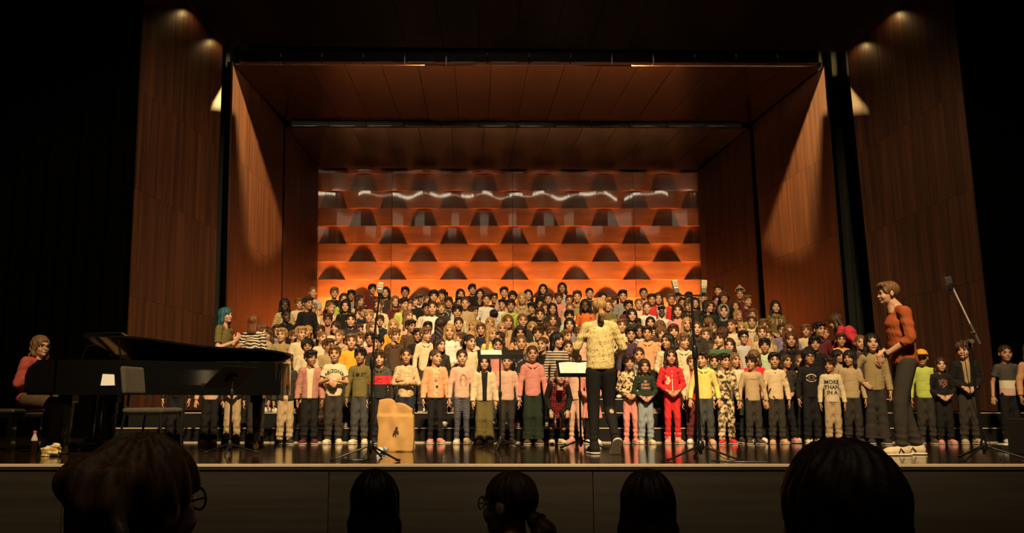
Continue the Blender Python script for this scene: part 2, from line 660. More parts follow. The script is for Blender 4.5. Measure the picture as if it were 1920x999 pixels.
def hair_vf(style, h=0.006):
    deep = {'l': -0.30, 'w': -0.33, 'k': -0.17, 'p': -0.26, 'n': -0.26, 'L': -0.42, 'u': -0.14}.get(style, -0.13)
    F = Field((-0.16, -0.145, deep - 0.02), (0.16, 0.21, 0.17), h)
    face_top, inf = {'s': (0.064, 0.011), 'f': (0.036, 0.013), 'b': (0.07, 0.004), 'c': (0.058, 0.022), 'l': (0.066, 0.011), 'L': (0.066, 0.014), 'u': (0.068, 0.016),
                     'w': (0.066, 0.017), 'k': (0.040, 0.014), 'p': (0.074, 0.006), 'n': (0.074, 0.006)}[style]
    F.ell((0, 0.017, 0.031), (0.077 + inf, 0.096 + inf, 0.085 + inf))
    if style in 'sf':
        F.ell((0.018, -0.045, 0.088), (0.062, 0.052, 0.030), 0.02)
        F.ell((-0.03, -0.05, 0.082), (0.045, 0.045, 0.028), 0.02)
    # open face
    ft = face_top
    F.ell((0, -0.125, ft - 0.125), (0.072, 0.100, 0.125), 0.008, neg=True)
    if style in 'sbc':
        F.cut((0, -0.02, -0.012), (0, -0.62, -0.78))
        F.cut((0, 0, -0.075), (0, 0, -1))
    elif style in 'f':
        F.cut((0, -0.02, -0.030), (0, -0.55, -0.83))
        F.cut((0, 0, -0.085), (0, 0, -1))
    elif style in 'pnu':
        F.cut((0, -0.01, -0.012), (0, -0.60, -0.80))
        F.cut((0, 0, -0.085), (0, 0, -1))
    if style in 'lwkL':
        end = {'l': -0.27, 'w': -0.29, 'k': -0.135, 'L': -0.38}[style]
        wid = {'l': 0.074, 'w': 0.088, 'k': 0.082, 'L': 0.085}[style]
        F.cone((0, 0.055, 0.02), (0, 0.075, end), wid + 0.006, wid, 0.02, q=0.48)
        side = {'l': -0.24, 'w': -0.26, 'k': -0.125, 'L': -0.30}[style]
        for s in (-1, 1):
            F.cone((s * 0.070, 0.0, 0.03), (s * 0.080, 0.005, -0.09), 0.026, 0.027, 0.02)
            F.cone((s * 0.080, 0.005, -0.09), (s * 0.084, 0.0 if style != 'k' else 0.012, side), 0.027, 0.022, 0.02)
        F.cone((0, -0.10, 0.135), (0, 0.06, 0.14), 0.006, 0.006, 0.01, neg=True)
        # keep the face and throat clear
        F.ell((0, -0.115, -0.05), (0.060, 0.095, 0.115 if style != 'k' else 0.088), 0.01, neg=True)
    if style == 'p':
        F.ell((0, 0.125, 0.02), (0.025, 0.025, 0.025), 0.015)
        F.cone((0, 0.135, 0.015), (0, 0.150, -0.10), 0.026, 0.034, 0.015)
        F.cone((0, 0.150, -0.10), (0, 0.135, -0.24), 0.034, 0.012, 0.015)
    if style == 'u':
        F.ell((0.01, 0.118, 0.045), (0.085, 0.050, 0.045), 0.03)
        F.ell((-0.03, 0.130, 0.015), (0.055, 0.040, 0.035), 0.02)
        F.cone((-0.02, 0.12, 0.02), (-0.10, 0.14, -0.03), 0.030, 0.008, 0.02)
        F.cone((0.02, 0.10, -0.02), (0.03, 0.115, -0.12), 0.05, 0.025, 0.02)
    if style == 'n':
        F.cone((0, 0.115, -0.05), (0, 0.155, -0.085), 0.030, 0.036, 0.015)
        F.cone((0, 0.155, -0.085), (0, 0.140, -0.150), 0.040, 0.022, 0.015)
    if style == 'c':
        F.noise(0.011, 75, 3)
    elif style == 'w':
        X, Y, Z = F.ax[0][:, None, None], F.ax[1][None, :, None], F.ax[2][None, None, :]
        lo = np.clip(-(Z + 0.0) / 0.1, 0, 1)
        F.V = F.V + (lo * 0.010 * np.sin(Z * 75 + 6 * np.arctan2(X, -(Y - 0.02)))).astype(np.float32)
        strands(F, 0.0025, 22, 40)
    elif style == 'b':
        pass
    else:
        strands(F, 0.0026 if style in 'lLkpn' else 0.0040, 19 if style in 'lLkpn' else 13, 18)
    return F.nets()


def hat_vf(kind, h=0.006):
    F = Field((-0.14, -0.22, -0.27), (0.14, 0.16, 0.22), h)
    if kind == 'beanie':
        F.ell((0, 0.016, 0.045), (0.096, 0.114, 0.100))
        F.cut((0, -0.02, 0.045), (0, -0.25, -1))
        F.cone((-0.0, 0.016, 0.048), (0, 0.016, 0.06), 0.101, 0.101, 0.004)
        F.ell((0, -0.115, -0.02), (0.08, 0.08, 0.085), 0.004, neg=True)
        F.cut((0, -0.02, 0.030), (0, -0.2, -1))
        F.ell((0, 0.02, 0.165), (0.032, 0.032, 0.03), 0.004)
    elif kind == 'cap':
        F.ell((0, 0.016, 0.038), (0.092, 0.112, 0.096))
        F.cut((0, -0.02, 0.038), (0, -0.1, -1))
        F.ell((0, -0.125, 0.046), (0.072, 0.075, 0.010), 0.006)
    elif kind == 'brim':
        F.ell((0, 0.016, 0.045), (0.092, 0.108, 0.085))
        F.cut((0, 0, 0.035), (0, 0, -1))
        F.ell((0, 0.005, 0.040), (0.135, 0.150, 0.012), 0.006)
    elif kind == 'hood':
        F.ell((0, 0.03, 0.015), (0.103, 0.118, 0.122))
        F.cone((0, 0.04, -0.06), (0, 0.04, -0.2), 0.085, 0.075, 0.03)
        F.ell((0, -0.125, -0.02), (0.070, 0.105, 0.100), 0.01, neg=True)
    elif kind == 'band':
        F.ell((0, 0.017, 0.045), (0.092, 0.112, 0.100))
        F.cut((0, -0.02, 0.088), (0, 0.55, 1))
        F.cut((0, -0.02, 0.062), (0, -0.55, -1))
    return F.nets()


def hand_vf(curl=1.0, h=0.03):
    """right hand, unit length, wrist at origin, fingers +z, palm towards -y, thumb +x"""
    F = Field((-0.36, -0.50, -0.38), (0.52, 0.30, 1.06), h)
    F.cone((0, 0, -0.34), (0, 0, 0.06), 0.125, 0.14, 0, q=0.78)
    F.ell((0, 0, 0.28), (0.215, 0.095, 0.30), 0.06)
    F.ell((0.13, -0.03, 0.20), (0.10, 0.08, 0.17), 0.05)
    for x, L, r in ((-0.165, 0.33, 0.050), (-0.055, 0.42, 0.056), (0.055, 0.46, 0.058), (0.160, 0.41, 0.055)):
        b = np.array((x, 0.0, 0.50))
        fan = x * 0.25
        d1 = np.array((fan, -0.20 * curl, 1.0))
        d2 = np.array((fan * 0.6, -0.75 * curl, 0.85))
        d3 = np.array((fan * 0.3, -1.15 * curl, 0.55))
        p = [b]
        for d, f in ((d1, 0.45), (d2, 0.30), (d3, 0.25)):
            p.append(p[-1] + d / np.linalg.norm(d) * L * f)
        for i in range(3):
            F.cone(p[i], p[i + 1], r * (1 - 0.09 * i), r * (0.91 - 0.09 * i), 0.02)
    F.cone((0.16, -0.02, 0.12), (0.30, -0.09, 0.32), 0.072, 0.060, 0.04)
    F.cone((0.30, -0.09, 0.32), (0.33, -0.15, 0.50), 0.058, 0.046, 0.02)
    return F.nets()


HAND = {c: hand_vf(c) for c in (0.6, 1.3)}


def hand_matrix(wr, d, n, side, length):
    d = Vector(d).normalized()
    n = Vector(n)
    n = (n - d * n.dot(d)).normalized()
    y = -n
    x = y.cross(d)
    M = Matrix((x, y, d)).transposed().to_4x4()
    S = Matrix.Diagonal((length * (1 if side < 0 else -1), length, length, 1))
    return Matrix.Translation(Vector(wr)) @ M @ S


def rot(yaw=0, pitch=0, roll=0):
    """yaw > 0 turns the face towards +x; pitch > 0 lifts the chin"""
    return Matrix.Rotation(math.radians(yaw), 3, 'Z') @ Matrix.Rotation(math.radians(-pitch), 3, 'X') @ Matrix.Rotation(math.radians(roll), 3, 'Y')


# ------------------------------------------------------------------ people: skeletons
def child_pose(pose):
    P = dict(H=(0, -0.016, 1.146), hs=0.915, chest=(0, 0, 0.920), pelvis=(0, 0.0, 0.625), hem=0.60, neckb=(0, 0.012, 1.003),
             tw=0.096, bw=0.100, q=0.72, ra=(0.028, 0.025, 0.020), sa=(0.045, 0.039, 0.033), hand=0.120,
             rl=(0.048, 0.034, 0.026), sl=(0.063, 0.056, 0.050), curl=0.6)
    P['sh'] = {s: (s * 0.106, 0.006, 0.968) for s in (-1, 1)}
    P['hip'] = {s: (s * 0.050, 0, 0.63) for s in (-1, 1)}
    P['kn'] = {s: (s * 0.060, -0.012, 0.35) for s in (-1, 1)}
    P['an'] = {s: (s * 0.068, 0.012, 0.075) for s in (-1, 1)}
    A = {}
    for s in (-1, 1):
        if pose == 'A':
            A[s] = ((s * 0.156, 0.016, 0.768), (s * 0.170, -0.030, 0.582), (0.02 * s, -0.15, -1), (-s, 0.15, 0))
        elif pose == 'B':
            A[s] = ((s * 0.162, 0.030, 0.775), (s * 0.066, -0.125, 0.685), (-s * 0.75, -0.12, -0.55), (0.1 * s, 1, -0.2))
        elif pose == 'C':
            A[s] = ((s * 0.160, -0.015, 0.785), (-s * 0.050, -0.110 - 0.03 * (s < 0), 0.825 - 0.04 * (s < 0)), (-s, 0.25, 0.12), (0, 1, 0))
        elif pose == 'D':
            A[s] = ((s * 0.166, 0.030, 0.775), (s * 0.192, -0.020, 0.595), (0.08 * s, -0.2, -1), (-s * 0.5, 1, 0))
        elif pose == 'E':
            A[s] = ((s * 0.155, 0.060, 0.772), (s * 0.070, 0.118, 0.635), (-s, 0.1, -0.5), (0, -1, 0))
        elif pose == 'F':
            A[s] = ((s * 0.172, -0.02, 0.780), (s * 0.045, -0.155, 0.805 - 0.01 * s), (-s * 0.45, -0.25, -0.75), (0, 1, -0.3))
        elif pose == 'G':
            A[s] = ((s * 0.225, 0.06, 0.790), (s * 0.118, -0.035, 0.680), (-s * 0.6, -0.5, -0.5), (-s * 0.3, 0.7, 0)) if s < 0 else \
                   ((s * 0.148, 0.014, 0.765), (s * 0.158, -0.030, 0.580), (0.02 * s, -0.15, -1), (-s, 0.15, 0))
        elif pose == 'H':   # one hand raised to the chest
            A[s] = ((s * 0.172, -0.01, 0.775), (s * 0.03, -0.145, 0.860), (-s, 0.1, 0.25), (0, 1, 0)) if s > 0 else \
                   ((s * 0.160, -0.015, 0.770), (0.06, -0.13, 0.750), (1, 0.1, 0.1), (0, 1, 0))
    if pose == 'K':       # bent forward, hands on the knees
        P.update(H=(0, -0.30, 0.925), chest=(0, -0.17, 0.78), pelvis=(0, 0.05, 0.60), hem=0.40, neckb=(0, -0.22, 0.84), q=0.8)
        P['sh'] = {s: (s * 0.104, -0.19, 0.825) for s in (-1, 1)}
        P['kn'] = {s: (s * 0.10, -0.13, 0.36) for s in (-1, 1)}
        P['hip'] = {s: (s * 0.062, 0.05, 0.60) for s in (-1, 1)}
        for s in (-1, 1):
            A[s] = ((s * 0.17, -0.14, 0.63), (s * 0.12, -0.20, 0.46), (-0.1 * s, -0.25, -1), (0, 1, -0.2))
    P['el'] = {s: A[s][0] for s in A}
    P['wr'] = {s: A[s][1] for s in A}
    P['hd'] = {s: (A[s][2], A[s][3]) for s in A}
    if pose in 'BCFH':
        P['curl'] = 1.3
    return P


def bounds(P, pad=0.16):
    pts = [P['H'], P['chest'], P['pelvis'], P['neckb']] + [P[k][s] for k in ('sh', 'el', 'wr', 'hip', 'kn', 'an') for s in (-1, 1)]
    a = np.array(pts)
    return a.min(0) - pad, a.max(0) + pad


HEADS = {}


def get_head(h, om):
    if (h, om) not in HEADS:
        HEADS[(h, om)] = head_vf(h, om)
    return HEADS[(h, om)]


def head_matrix(P, R):
    return Matrix.Translation(Vector(P['H'])) @ R.to_4x4() @ Matrix.Scale(P['hs'], 4)


def body_mesh(name, P, R, h=0.0095, head_h=0.0062, open_mouth=False, legs=True):
    lo, hi = bounds(P, 0.1)
    F = Field(lo, hi, h)
    ch, pe, nb = np.array(P['chest']), np.array(P['pelvis']), np.array(P['neckb'])
    F.cone(pe, ch, P['bw'] * 0.78, P['tw'] * 0.80, 0.0, q=P['q'] * 0.95)
    hm = Vector(P['H']) + R @ Vector((0, 0.02, -0.09)) * P['hs']
    F.cone(nb, hm, P.get('nk', 0.047) * P['hs'], P.get('nk', 0.047) * 0.88 * P['hs'], 0.03)
    for s in (-1, 1):
        sh, el, wr = [np.array(P[k][s]) for k in ('sh', 'el', 'wr')]
        r0, r1, r2 = P['ra']
        F.cone(nb - np.array((0, 0, 0.02)), sh, 0.034, r0 * 1.05, 0.03)
        F.cone(sh, el, r0, r1, 0.015)
        F.cone(el, wr, r1 * 1.02, r2, 0.008)
        if legs:
            a, b, c = [np.array(P[k][s]) for k in ('hip', 'kn', 'an')]
            q0, q1, q2 = P['rl']
            F.cone(a, b, q0, q1, 0.02)
            F.cone(b, c, q1, q2, 0.015)
            F.ell(c + (b - c) * 0.68 + np.array((0, 0.012, 0)), (q1 * 0.98, q1 * 1.05, 0.09 * P['hs']), 0.02)
    parts = [F.nets(), xform(get_head(head_h, open_mouth), head_matrix(P, R))]
    for s in (-1, 1):
        d, n = P['hd'][s]
        parts.append(xform(HAND[P['curl']], hand_matrix(P['wr'][s], d, n, s, P['hand'])))
    v, f = merge(parts)
    return mesh_from(name, v, f, True)


def top_mesh(name, P, kind='sweater', sleeve=1.93, h=0.0095, seed=0, loose=1.0, fold=0.0022):
    lo, hi = bounds(P, 0.15)
    F = Field(lo, hi, h)
    ch, pe, nb = np.array(P['chest']), np.array(P['pelvis']), np.array(P['neckb'])
    ex = 0.012 if kind == 'jacket' else 0.0
    w0, w1 = P['bw'] * loose + ex, P['tw'] * loose + ex
    bot = np.array(pe)
    bot[2] = min(pe[2], P['hem'] + 0.03)
    F.cone(bot, ch, w0 * 1.05, w1, 0.0, q=P['q'] * (1.04 + ex * 4))
    for s in (-1, 1):
        sh, el, wr = [np.array(P[k][s]) for k in ('sh', 'el', 'wr')]
        r0, r1, r2 = [r + ex * 0.6 for r in P['sa']]
        F.cone(nb + np.array((s * 0.02, 0.004, -0.018)), sh + np.array((-s * 0.01, 0, 0)), 0.046, r0 * 0.95, 0.035)
        if sleeve <= 1:
            e = sh + (el - sh) * sleeve
            F.cone(sh, e, r0, r1 * 1.15, 0.010, flat=0.0)
        else:
            F.cone(sh, el, r0, r1, 0.007)
            t = sleeve - 1
            e = el + (wr - el) * t
            F.cone(el, e, r1, r2 if t > 0.6 else r1 * 1.05, 0.004, flat=0.004)
    F.noise(fold, 30, seed, (1.2, 0.8, 1.1))
    F.noise(fold * 0.7, 62, seed + 7, (1.3, 0.8, 0.9))
    # neckline
    F.ell(nb + np.array((0, -0.018, 0.050)), (0.048 * P['hs'] + 0.005, 0.056, 0.040), 0.008, neg=True)
    F.cut((0, 0, P['hem']), (0, 0, -1))
    if kind == 'jacket':
        X, Y, Z = F.ax[0][:, None, None], F.ax[1][None, :, None], F.ax[2][None, None, :]
        slot = np.maximum(np.maximum(np.abs(X) - 0.030 - 0.03 * np.clip((Z - 0.75) * 2, 0, 1), Y + 0.01), Z - 1.1).astype(np.float32)
        arm = np.minimum.reduce([np.sqrt((X - P['wr'][s][0]) ** 2 + (Y - P['wr'][s][1]) ** 2 + (Z - P['wr'][s][2]) ** 2) for s in (-1, 1)]) - 0.09
        F.V = np.maximum(F.V, -np.maximum(slot, -arm))
    return F.mesh(name)


def trousers_mesh(name, P, fit='straight', h=0.0105, seed=0, end=None):
    lo, hi = bounds(P, 0.14)
    lo[2] = 0.0
    hi[2] = P['pelvis'][2] + 0.2
    F = Field(lo, hi, h)
    pe = np.array(P['pelvis'])
    F.cone(pe + np.array((0, 0, -0.01)), pe + np.array((0, 0, 0.05)), P['bw'] * 0.93, P['bw'] * 0.86, 0, q=P['q'] * 0.95)
    m = {'slim': (0.95, 0.80, 0.68), 'straight': (1.0, 1.0, 0.95), 'wide': (1.05, 1.2, 1.4), 'flare': (0.95, 0.95, 1.5)}[fit]
    for s in (-1, 1):
        a, b, c = [np.array(P[k][s]) for k in ('hip', 'kn', 'an')]
        q0, q1, q2 = [r * k for r, k in zip(P['sl'], m)]
        F.cone(a - np.array((0, 0, 0.02)), b, q0, q1, 0.02)
        e = c if end is None else b + (c - b) * end
        F.cone(b, e, q1, q2, 0.012, flat=0.012)
    X, Y, Z = F.ax[0][:, None, None], F.ax[1][None, :, None], F.ax[2][None, None, :]
    low = np.clip(1 - (Z - 0.06) / 0.25, 0, 1)
    F.V = F.V + (low * (0.0065 if fit in ('slim', 'straight') else 0.002) * np.sin(Z * 95 + 9 * X + 7 * Y)).astype(np.float32)
    F.noise(0.0035, 36, seed, (1, 1, 0.7))
    F.cut((0, 0, pe[2] + 0.07), (0, 0, 1))
    return F.mesh(name)


def skirt_mesh(name, P, length=0.25, h=0.0105):
    lo, hi = bounds(P, 0.16)
    lo[2] = 0.1
    hi[2] = P['pelvis'][2] + 0.25
    F = Field(lo, hi, h)
    pe = np.array(P['pelvis'])
    F.cone(pe + np.array((0, 0, 0.12)), pe + np.array((0, 0, -length)), P['bw'] * 0.9, P['bw'] * 1.5, 0, q=0.75)
    X, Y, Z = F.ax[0][:, None, None], F.ax[1][None, :, None], F.ax[2][None, None, :]
    F.V = F.V + (0.010 * np.clip((pe[2] + 0.05 - Z) / 0.2, 0, 1) * np.sin(np.arctan2(X, Y) * 14)).astype(np.float32)
    F.cut((0, 0, pe[2] - length), (0, 0, -1))
    F.cut((0, 0, pe[2] + 0.10), (0, 0, 1))
    return F.mesh(name)


def shoe_meshes(length=0.205, boot=False):
    """shoe with the ankle at the origin, toe towards -y, sole bottom at z = -0.075 for a child"""
    k = length / 0.205
    F = Field((-0.06, -0.17, -0.08), (0.06, 0.09, 0.11 if boot else 0.045), 0.007)
    F.cone((0, 0.025, -0.042), (0, -0.085, -0.048), 0.036, 0.036, 0.0)
    F.ell((0, -0.105, -0.050), (0.041, 0.045, 0.030), 0.02)
    F.cone((0, 0.010, -0.03), (0, 0.012, 0.085 if boot else 0.005), 0.037, 0.050 if boot else 0.036, 0.025)
    F.cut((0, 0, 0.075 if boot else 0.0), (0, 0, 1))
    F.cut((0, 0, -0.066), (0, 0, -1))
    v, f = F.nets()
    F2 = Field((-0.06, -0.17, -0.085), (0.06, 0.09, -0.04), 0.007)
    F2.cone((0, 0.028, -0.065), (0, -0.100, -0.065), 0.042, 0.046, 0.0)
    F2.cut((0, 0, -0.060), (0, 0, 1))
    F2.cut((0, 0, -0.0745), (0, 0, -1))
    v2, f2 = F2.nets()
    return mesh_from('shoe', v * k, f, True), mesh_from('sole', v2 * k, f2, True)


def eye_mesh():
    b = MB()
    n, m = 10, 7
    bm = b.bm
    rings = []
    for i in range(m + 1):
        a = math.pi * i / m
        rings.append([bm.verts.new((math.sin(a) * math.cos(2 * math.pi * k / n) * 0.0145, -math.cos(a) * 0.0125, math.sin(a) * math.sin(2 * math.pi * k / n) * 0.0092)) for k in range(n)])
    for i in range(m):
        for k in range(n):
            try:
                f = bm.faces.new((rings[i][k], rings[i][(k + 1) % n], rings[i + 1][(k + 1) % n], rings[i + 1][k]))
                f.material_index = 1 if i < 3 else 0
            except ValueError:
                pass
    bmesh.ops.remove_doubles(bm, verts=bm.verts, dist=1e-5)
    me = b.mesh('eye', True)
    me.materials.append(plain('eye_white', (0.42, 0.37, 0.32), 0.3, noise=0.02))
    me.materials.append(plain('eye_iris', (0.018, 0.010, 0.006), 0.15, noise=0.02))
    return me


def lips_mesh(open_mouth):
    F = Field((-0.05, -0.12, -0.10), (0.05, -0.05, -0.03), 0.004)
    if open_mouth:
        F.ell((0, -0.0865, -0.063), (0.0155, 0.007, 0.0105))
    else:
        F.ell((0, -0.0905, -0.0575), (0.021, 0.0065, 0.0045))
        F.ell((0, -0.0900, -0.0645), (0.017, 0.0070, 0.0050), 0.001)
    return F.mesh('mouth')


def brow_mesh():
    b = MB()
    b.tube([(-0.016, 0.006, -0.003), (-0.004, 0.0, 0.003), (0.010, 0.001, 0.003), (0.018, 0.006, -0.001)], [0.002, 0.004, 0.004, 0.002], 6)
    return b.mesh('eyebrow', True)


def glasses_mesh():
    b = MB()
    for s in (-1, 1):
        b.tube([(s * 0.033 + 0.026 * math.cos(a), -0.101 + 0.008 * abs(math.cos(a)) * (s * math.cos(a) > 0), 0.002 + 0.021 * math.sin(a)) for a in [2 * math.pi * k / 14 for k in range(14)]], 0.0026, 6, closed=True)
        b.tube([(s * 0.059, -0.092, 0.006), (s * 0.080, 0.0, 0.004)], 0.0022, 6)
    b.tube([(-0.008, -0.102, 0.006), (0.008, -0.102, 0.006)], 0.002, 6)
    return b.mesh('glasses', True)


EYE = eye_mesh()
MOUTH = {o: lips_mesh(o) for o in (False, True)}
BROW = brow_mesh()
GLASSES = glasses_mesh()
HAIR = {s: mesh_from('hair', *hair_vf(s), True) for s in 'sfbclwkpn'}
for s in 'Lu':
    HAIR[s] = mesh_from('hair', *hair_vf(s, 0.0045), True)
HATS = {s: mesh_from('hat', *hat_vf(s), True) for s in ('beanie', 'cap', 'brim', 'hood', 'band')}
SHOE, SOLE = shoe_meshes()
BOOT, _ = shoe_meshes(boot=True)

SKIN = {'light': plain('skin_light', (0.53, 0.30, 0.185), 0.55, noise=0.05), 'mid': plain('skin_mid', (0.44, 0.235, 0.135), 0.55, noise=0.05),
        'tan': plain('skin_tan', (0.33, 0.165, 0.090), 0.55, noise=0.05), 'dark': plain('skin_dark', (0.085, 0.040, 0.024), 0.5, noise=0.05)}


def hair_mat(name, c):
    if name in MATS:
        return MATS[name]
    m, nt, b = new_mat(name)
    b.inputs['Roughness'].default_value = 0.56
    b.inputs['Specular IOR Level'].default_value = 0.35
    tc = nt.nodes.new('ShaderNodeTexCoord')
    mp = nt.nodes.new('ShaderNodeMapping')
    mp.inputs['Scale'].default_value = (90, 90, 9)
    nz = nt.nodes.new('ShaderNodeTexNoise')
    nz.inputs['Scale'].default_value = 1.0
    nz.inputs['Detail'].default_value = 3
    ramp = nt.nodes.new('ShaderNodeValToRGB')
    ramp.color_ramp.elements[0].position = 0.35
    ramp.color_ramp.elements[1].position = 0.68
    ramp.color_ramp.elements[0].color = (*[v * 0.45 for v in c], 1)
    ramp.color_ramp.elements[1].color = (*[min(1, v * 1.35) for v in c], 1)
    link(nt, tc.outputs['Object'], mp.inputs['Vector'])
    link(nt, mp.outputs[0], nz.inputs['Vector'])
    link(nt, nz.outputs['Fac'], ramp.inputs['Fac'])
    link(nt, ramp.outputs['Color'], b.inputs['Base Color'])
    bp = nt.nodes.new('ShaderNodeBump')
    bp.inputs['Strength'].default_value = 0.5
    bp.inputs['Distance'].default_value = 0.004
    link(nt, nz.outputs['Fac'], bp.inputs['Height'])
    link(nt, bp.outputs['Normal'], b.inputs['Normal'])
    MATS[name] = m
    return m


HAIRC = {'bk': hair_mat('hair_black', (0.010, 0.007, 0.006)), 'db': hair_mat('hair_dark_brown', (0.030, 0.014, 0.008)),
         'br': hair_mat('hair_brown', (0.062, 0.027, 0.012)), 'lb': hair_mat('hair_light_brown', (0.150, 0.074, 0.030)),
         'bl': hair_mat('hair_blonde', (0.40, 0.235, 0.090)), 'rd': hair_mat('hair_auburn', (0.16, 0.055, 0.022)),
         'tq': hair_mat('hair_teal', (0.02, 0.10, 0.14))}
HAIRW = {'bk': 'black', 'db': 'dark', 'br': 'brown', 'lb': 'sandy', 'bl': 'blonde', 'rd': 'auburn', 'tq': 'teal'}
STYLEW = {'u': 'pinned', 's': 'short', 'f': 'fringed', 'b': 'cropped', 'c': 'curly', 'l': 'long', 'L': 'long', 'w': 'wavy', 'k': 'bobbed', 'p': 'tied', 'n': 'tied'}

CL = {'denim': (0.048, 0.050, 0.050), 'black': (0.010, 0.009, 0.010), 'charcoal': (0.033, 0.028, 0.023), 'grey': (0.22, 0.21, 0.20), 'pale grey': (0.45, 0.43, 0.42), 'white': (0.66, 0.63, 0.57),
      'cream': (0.60, 0.50, 0.33), 'beige': (0.42, 0.31, 0.18), 'khaki': (0.30, 0.23, 0.11), 'olive': (0.13, 0.105, 0.035), 'brown': (0.075, 0.042, 0.024),
      'navy': (0.016, 0.020, 0.040), 'blue': (0.05, 0.08, 0.16), 'jeans': (0.060, 0.065, 0.075), 'pale jeans': (0.24, 0.28, 0.30), 'red': (0.55, 0.025, 0.030),
      'pink': (0.62, 0.25, 0.22), 'pale pink': (0.60, 0.38, 0.29), 'peach': (0.60, 0.32, 0.17), 'yellow': (0.66, 0.33, 0.03), 'lemon': (0.62, 0.56, 0.16), 'orange': (0.58, 0.13, 0.03),
      'maroon': (0.10, 0.018, 0.022), 'green': (0.05, 0.11, 0.055), 'dark green': (0.018, 0.030, 0.018), 'lime': (0.42, 0.50, 0.10), 'mint': (0.42, 0.55, 0.38),
      'purple': (0.055, 0.030, 0.050), 'crimson': (0.50, 0.035, 0.060), 'brick': (0.36, 0.07, 0.055), 'rust': (0.30, 0.070, 0.020), 'lilac': (0.2, 0.17, 0.3)}


def cloth(c):
    return plain('cloth_' + c.replace(' ', '_'), CL[c], 0.88, spec=0.25, noise=0.10, scale=60, bump=0.25)


PRINTM = {
    'leopard': patterned('print_leopard', 'spots', (0.04, 0.02, 0.01), (0.60, 0.45, 0.26), 26, 0.47),
    'camo': patterned('print_camo', 'camo', (0.022, 0.016, 0.010), (0.26, 0.19, 0.09), 20, 0.46, (0.60, 0.46, 0.28)),
    'zebra': patterned('print_zebra', 'zebra', (0.008, 0.007, 0.007), (0.66, 0.56, 0.44), 6.5, 0.5),
    'leafy': patterned('print_leaf', 'leaf', (0.045, 0.040, 0.022), (0.66, 0.53, 0.24), 60, 0.47),
    'plaid': patterned('print_plaid', 'plaid', (0.30, 0.115, 0.09), (0.46, 0.23, 0.17), 15.0, 0.5),
    'red plaid': patterned('print_red_plaid', 'plaid', (0.03, 0.008, 0.010), (0.36, 0.03, 0.035), 10.0, 0.42),
    'striped': patterned('print_stripes', 'stripes', (0.03, 0.025, 0.025), (0.55, 0.45, 0.36), 9.0, 0.5),
    'floral': patterned('print_floral', 'spots', (0.56, 0.42, 0.25), (0.38, 0.25, 0.135), 42, 0.55),
    'dark floral': patterned('print_dark_floral', 'spots', (0.012, 0.011, 0.014), (0.30, 0.22, 0.18), 20, 0.60),
    'blotched': patterned('print_blotched', 'spots', (0.58, 0.44, 0.27), (0.035, 0.028, 0.024), 11, 0.615),
    'mottled': patterned('print_mottled', 'zebra', (0.020, 0.020, 0.030), (0.10, 0.10, 0.13), 14, 0.45),
}


def garment(c):
    return PRINTM[c] if c in PRINTM else cloth(c)


LIP = plain('lips', (0.38, 0.12, 0.09), 0.4, noise=0.05)
MOUTHDARK = plain('mouth_inside', (0.10, 0.020, 0.018), 0.5, noise=0.05)
RUBBER = plain('sole_white', (0.66, 0.60, 0.50), 0.7, noise=0.05)
I3 = Matrix.Identity(3)


def add_face(root, P, R, mats, style, hcol, open_mouth, glasses=False, hat=None, hatmat=None, brow=True):
    HM = head_matrix(P, R)
    skin = mats
    for s in (-1, 1):
        put('eye', EYE, root, None, HM @ Matrix.Translation((s * 0.0305, -0.0745, 0.002)))
        if brow:
            put('eyebrow', BROW, root, HAIRC['db' if hcol in ('bk', 'db') else 'br'],
                HM @ Matrix.Translation((s * 0.0305, -0.0905, 0.0225)) @ Matrix.Diagonal((s, 1, 1, 1)))
    put('mouth', MOUTH[open_mouth], root, MOUTHDARK if open_mouth else LIP, HM)
    if style:
        put('hair', HAIR[style], root, HAIRC[hcol], HM)
    if glasses:
        put('glasses', GLASSES, root, BLACK_SATIN, HM)
    if hat:
        nm = {'hood': 'hood', 'band': 'headband', 'beanie': 'beanie', 'cap': 'cap', 'brim': 'hat'}[hat]
        put(nm, HATS[hat], root, hatmat, HM)


def add_shoes(root, P, mat, boot=False, sole=True, lift=None, scale=1.0, turn=10):
    for s in (-1, 1):
        a = Vector(P['an'][s])
        a.z = 0.0745 * scale
        M = Matrix.Translation(a) @ Matrix.Rotation(math.radians(turn * s), 4, 'Z') @ Matrix.Scale(scale, 4)
        if lift and s in lift:
            M = lift[s]
        sh = put('shoe', BOOT if boot else SHOE, root, mat, M)
        if sole:
            put('sole', SOLE, sh, RUBBER)


# prints and lettering on garments
FONT_CACHE = {}


def letter_verts(text, size, arc=0.0, squash=1.0):
    c = bpy.data.curves.new('lettering', 'FONT')
    c.body = text
    c.size = size
    c.align_x = 'CENTER'
    c.align_y = 'CENTER'
    c.offset = size * 0.025
    c.resolution_u = 2
    o = bpy.data.objects.new('lettering', c)
    COL.objects.link(o)
    dg = bpy.context.evaluated_depsgraph_get()
    me = bpy.data.meshes.new_from_object(o.evaluated_get(dg))
    v = np.array([tuple(p.co) for p in me.vertices])
    f = [tuple(p.vertices) for p in me.polygons]
    bpy.data.objects.remove(o)
    bpy.data.curves.remove(c)
    bpy.data.meshes.remove(me)
    v[:, 0] *= squash
    if arc:
        v[:, 1] -= arc * v[:, 0] ** 2
    return v, f


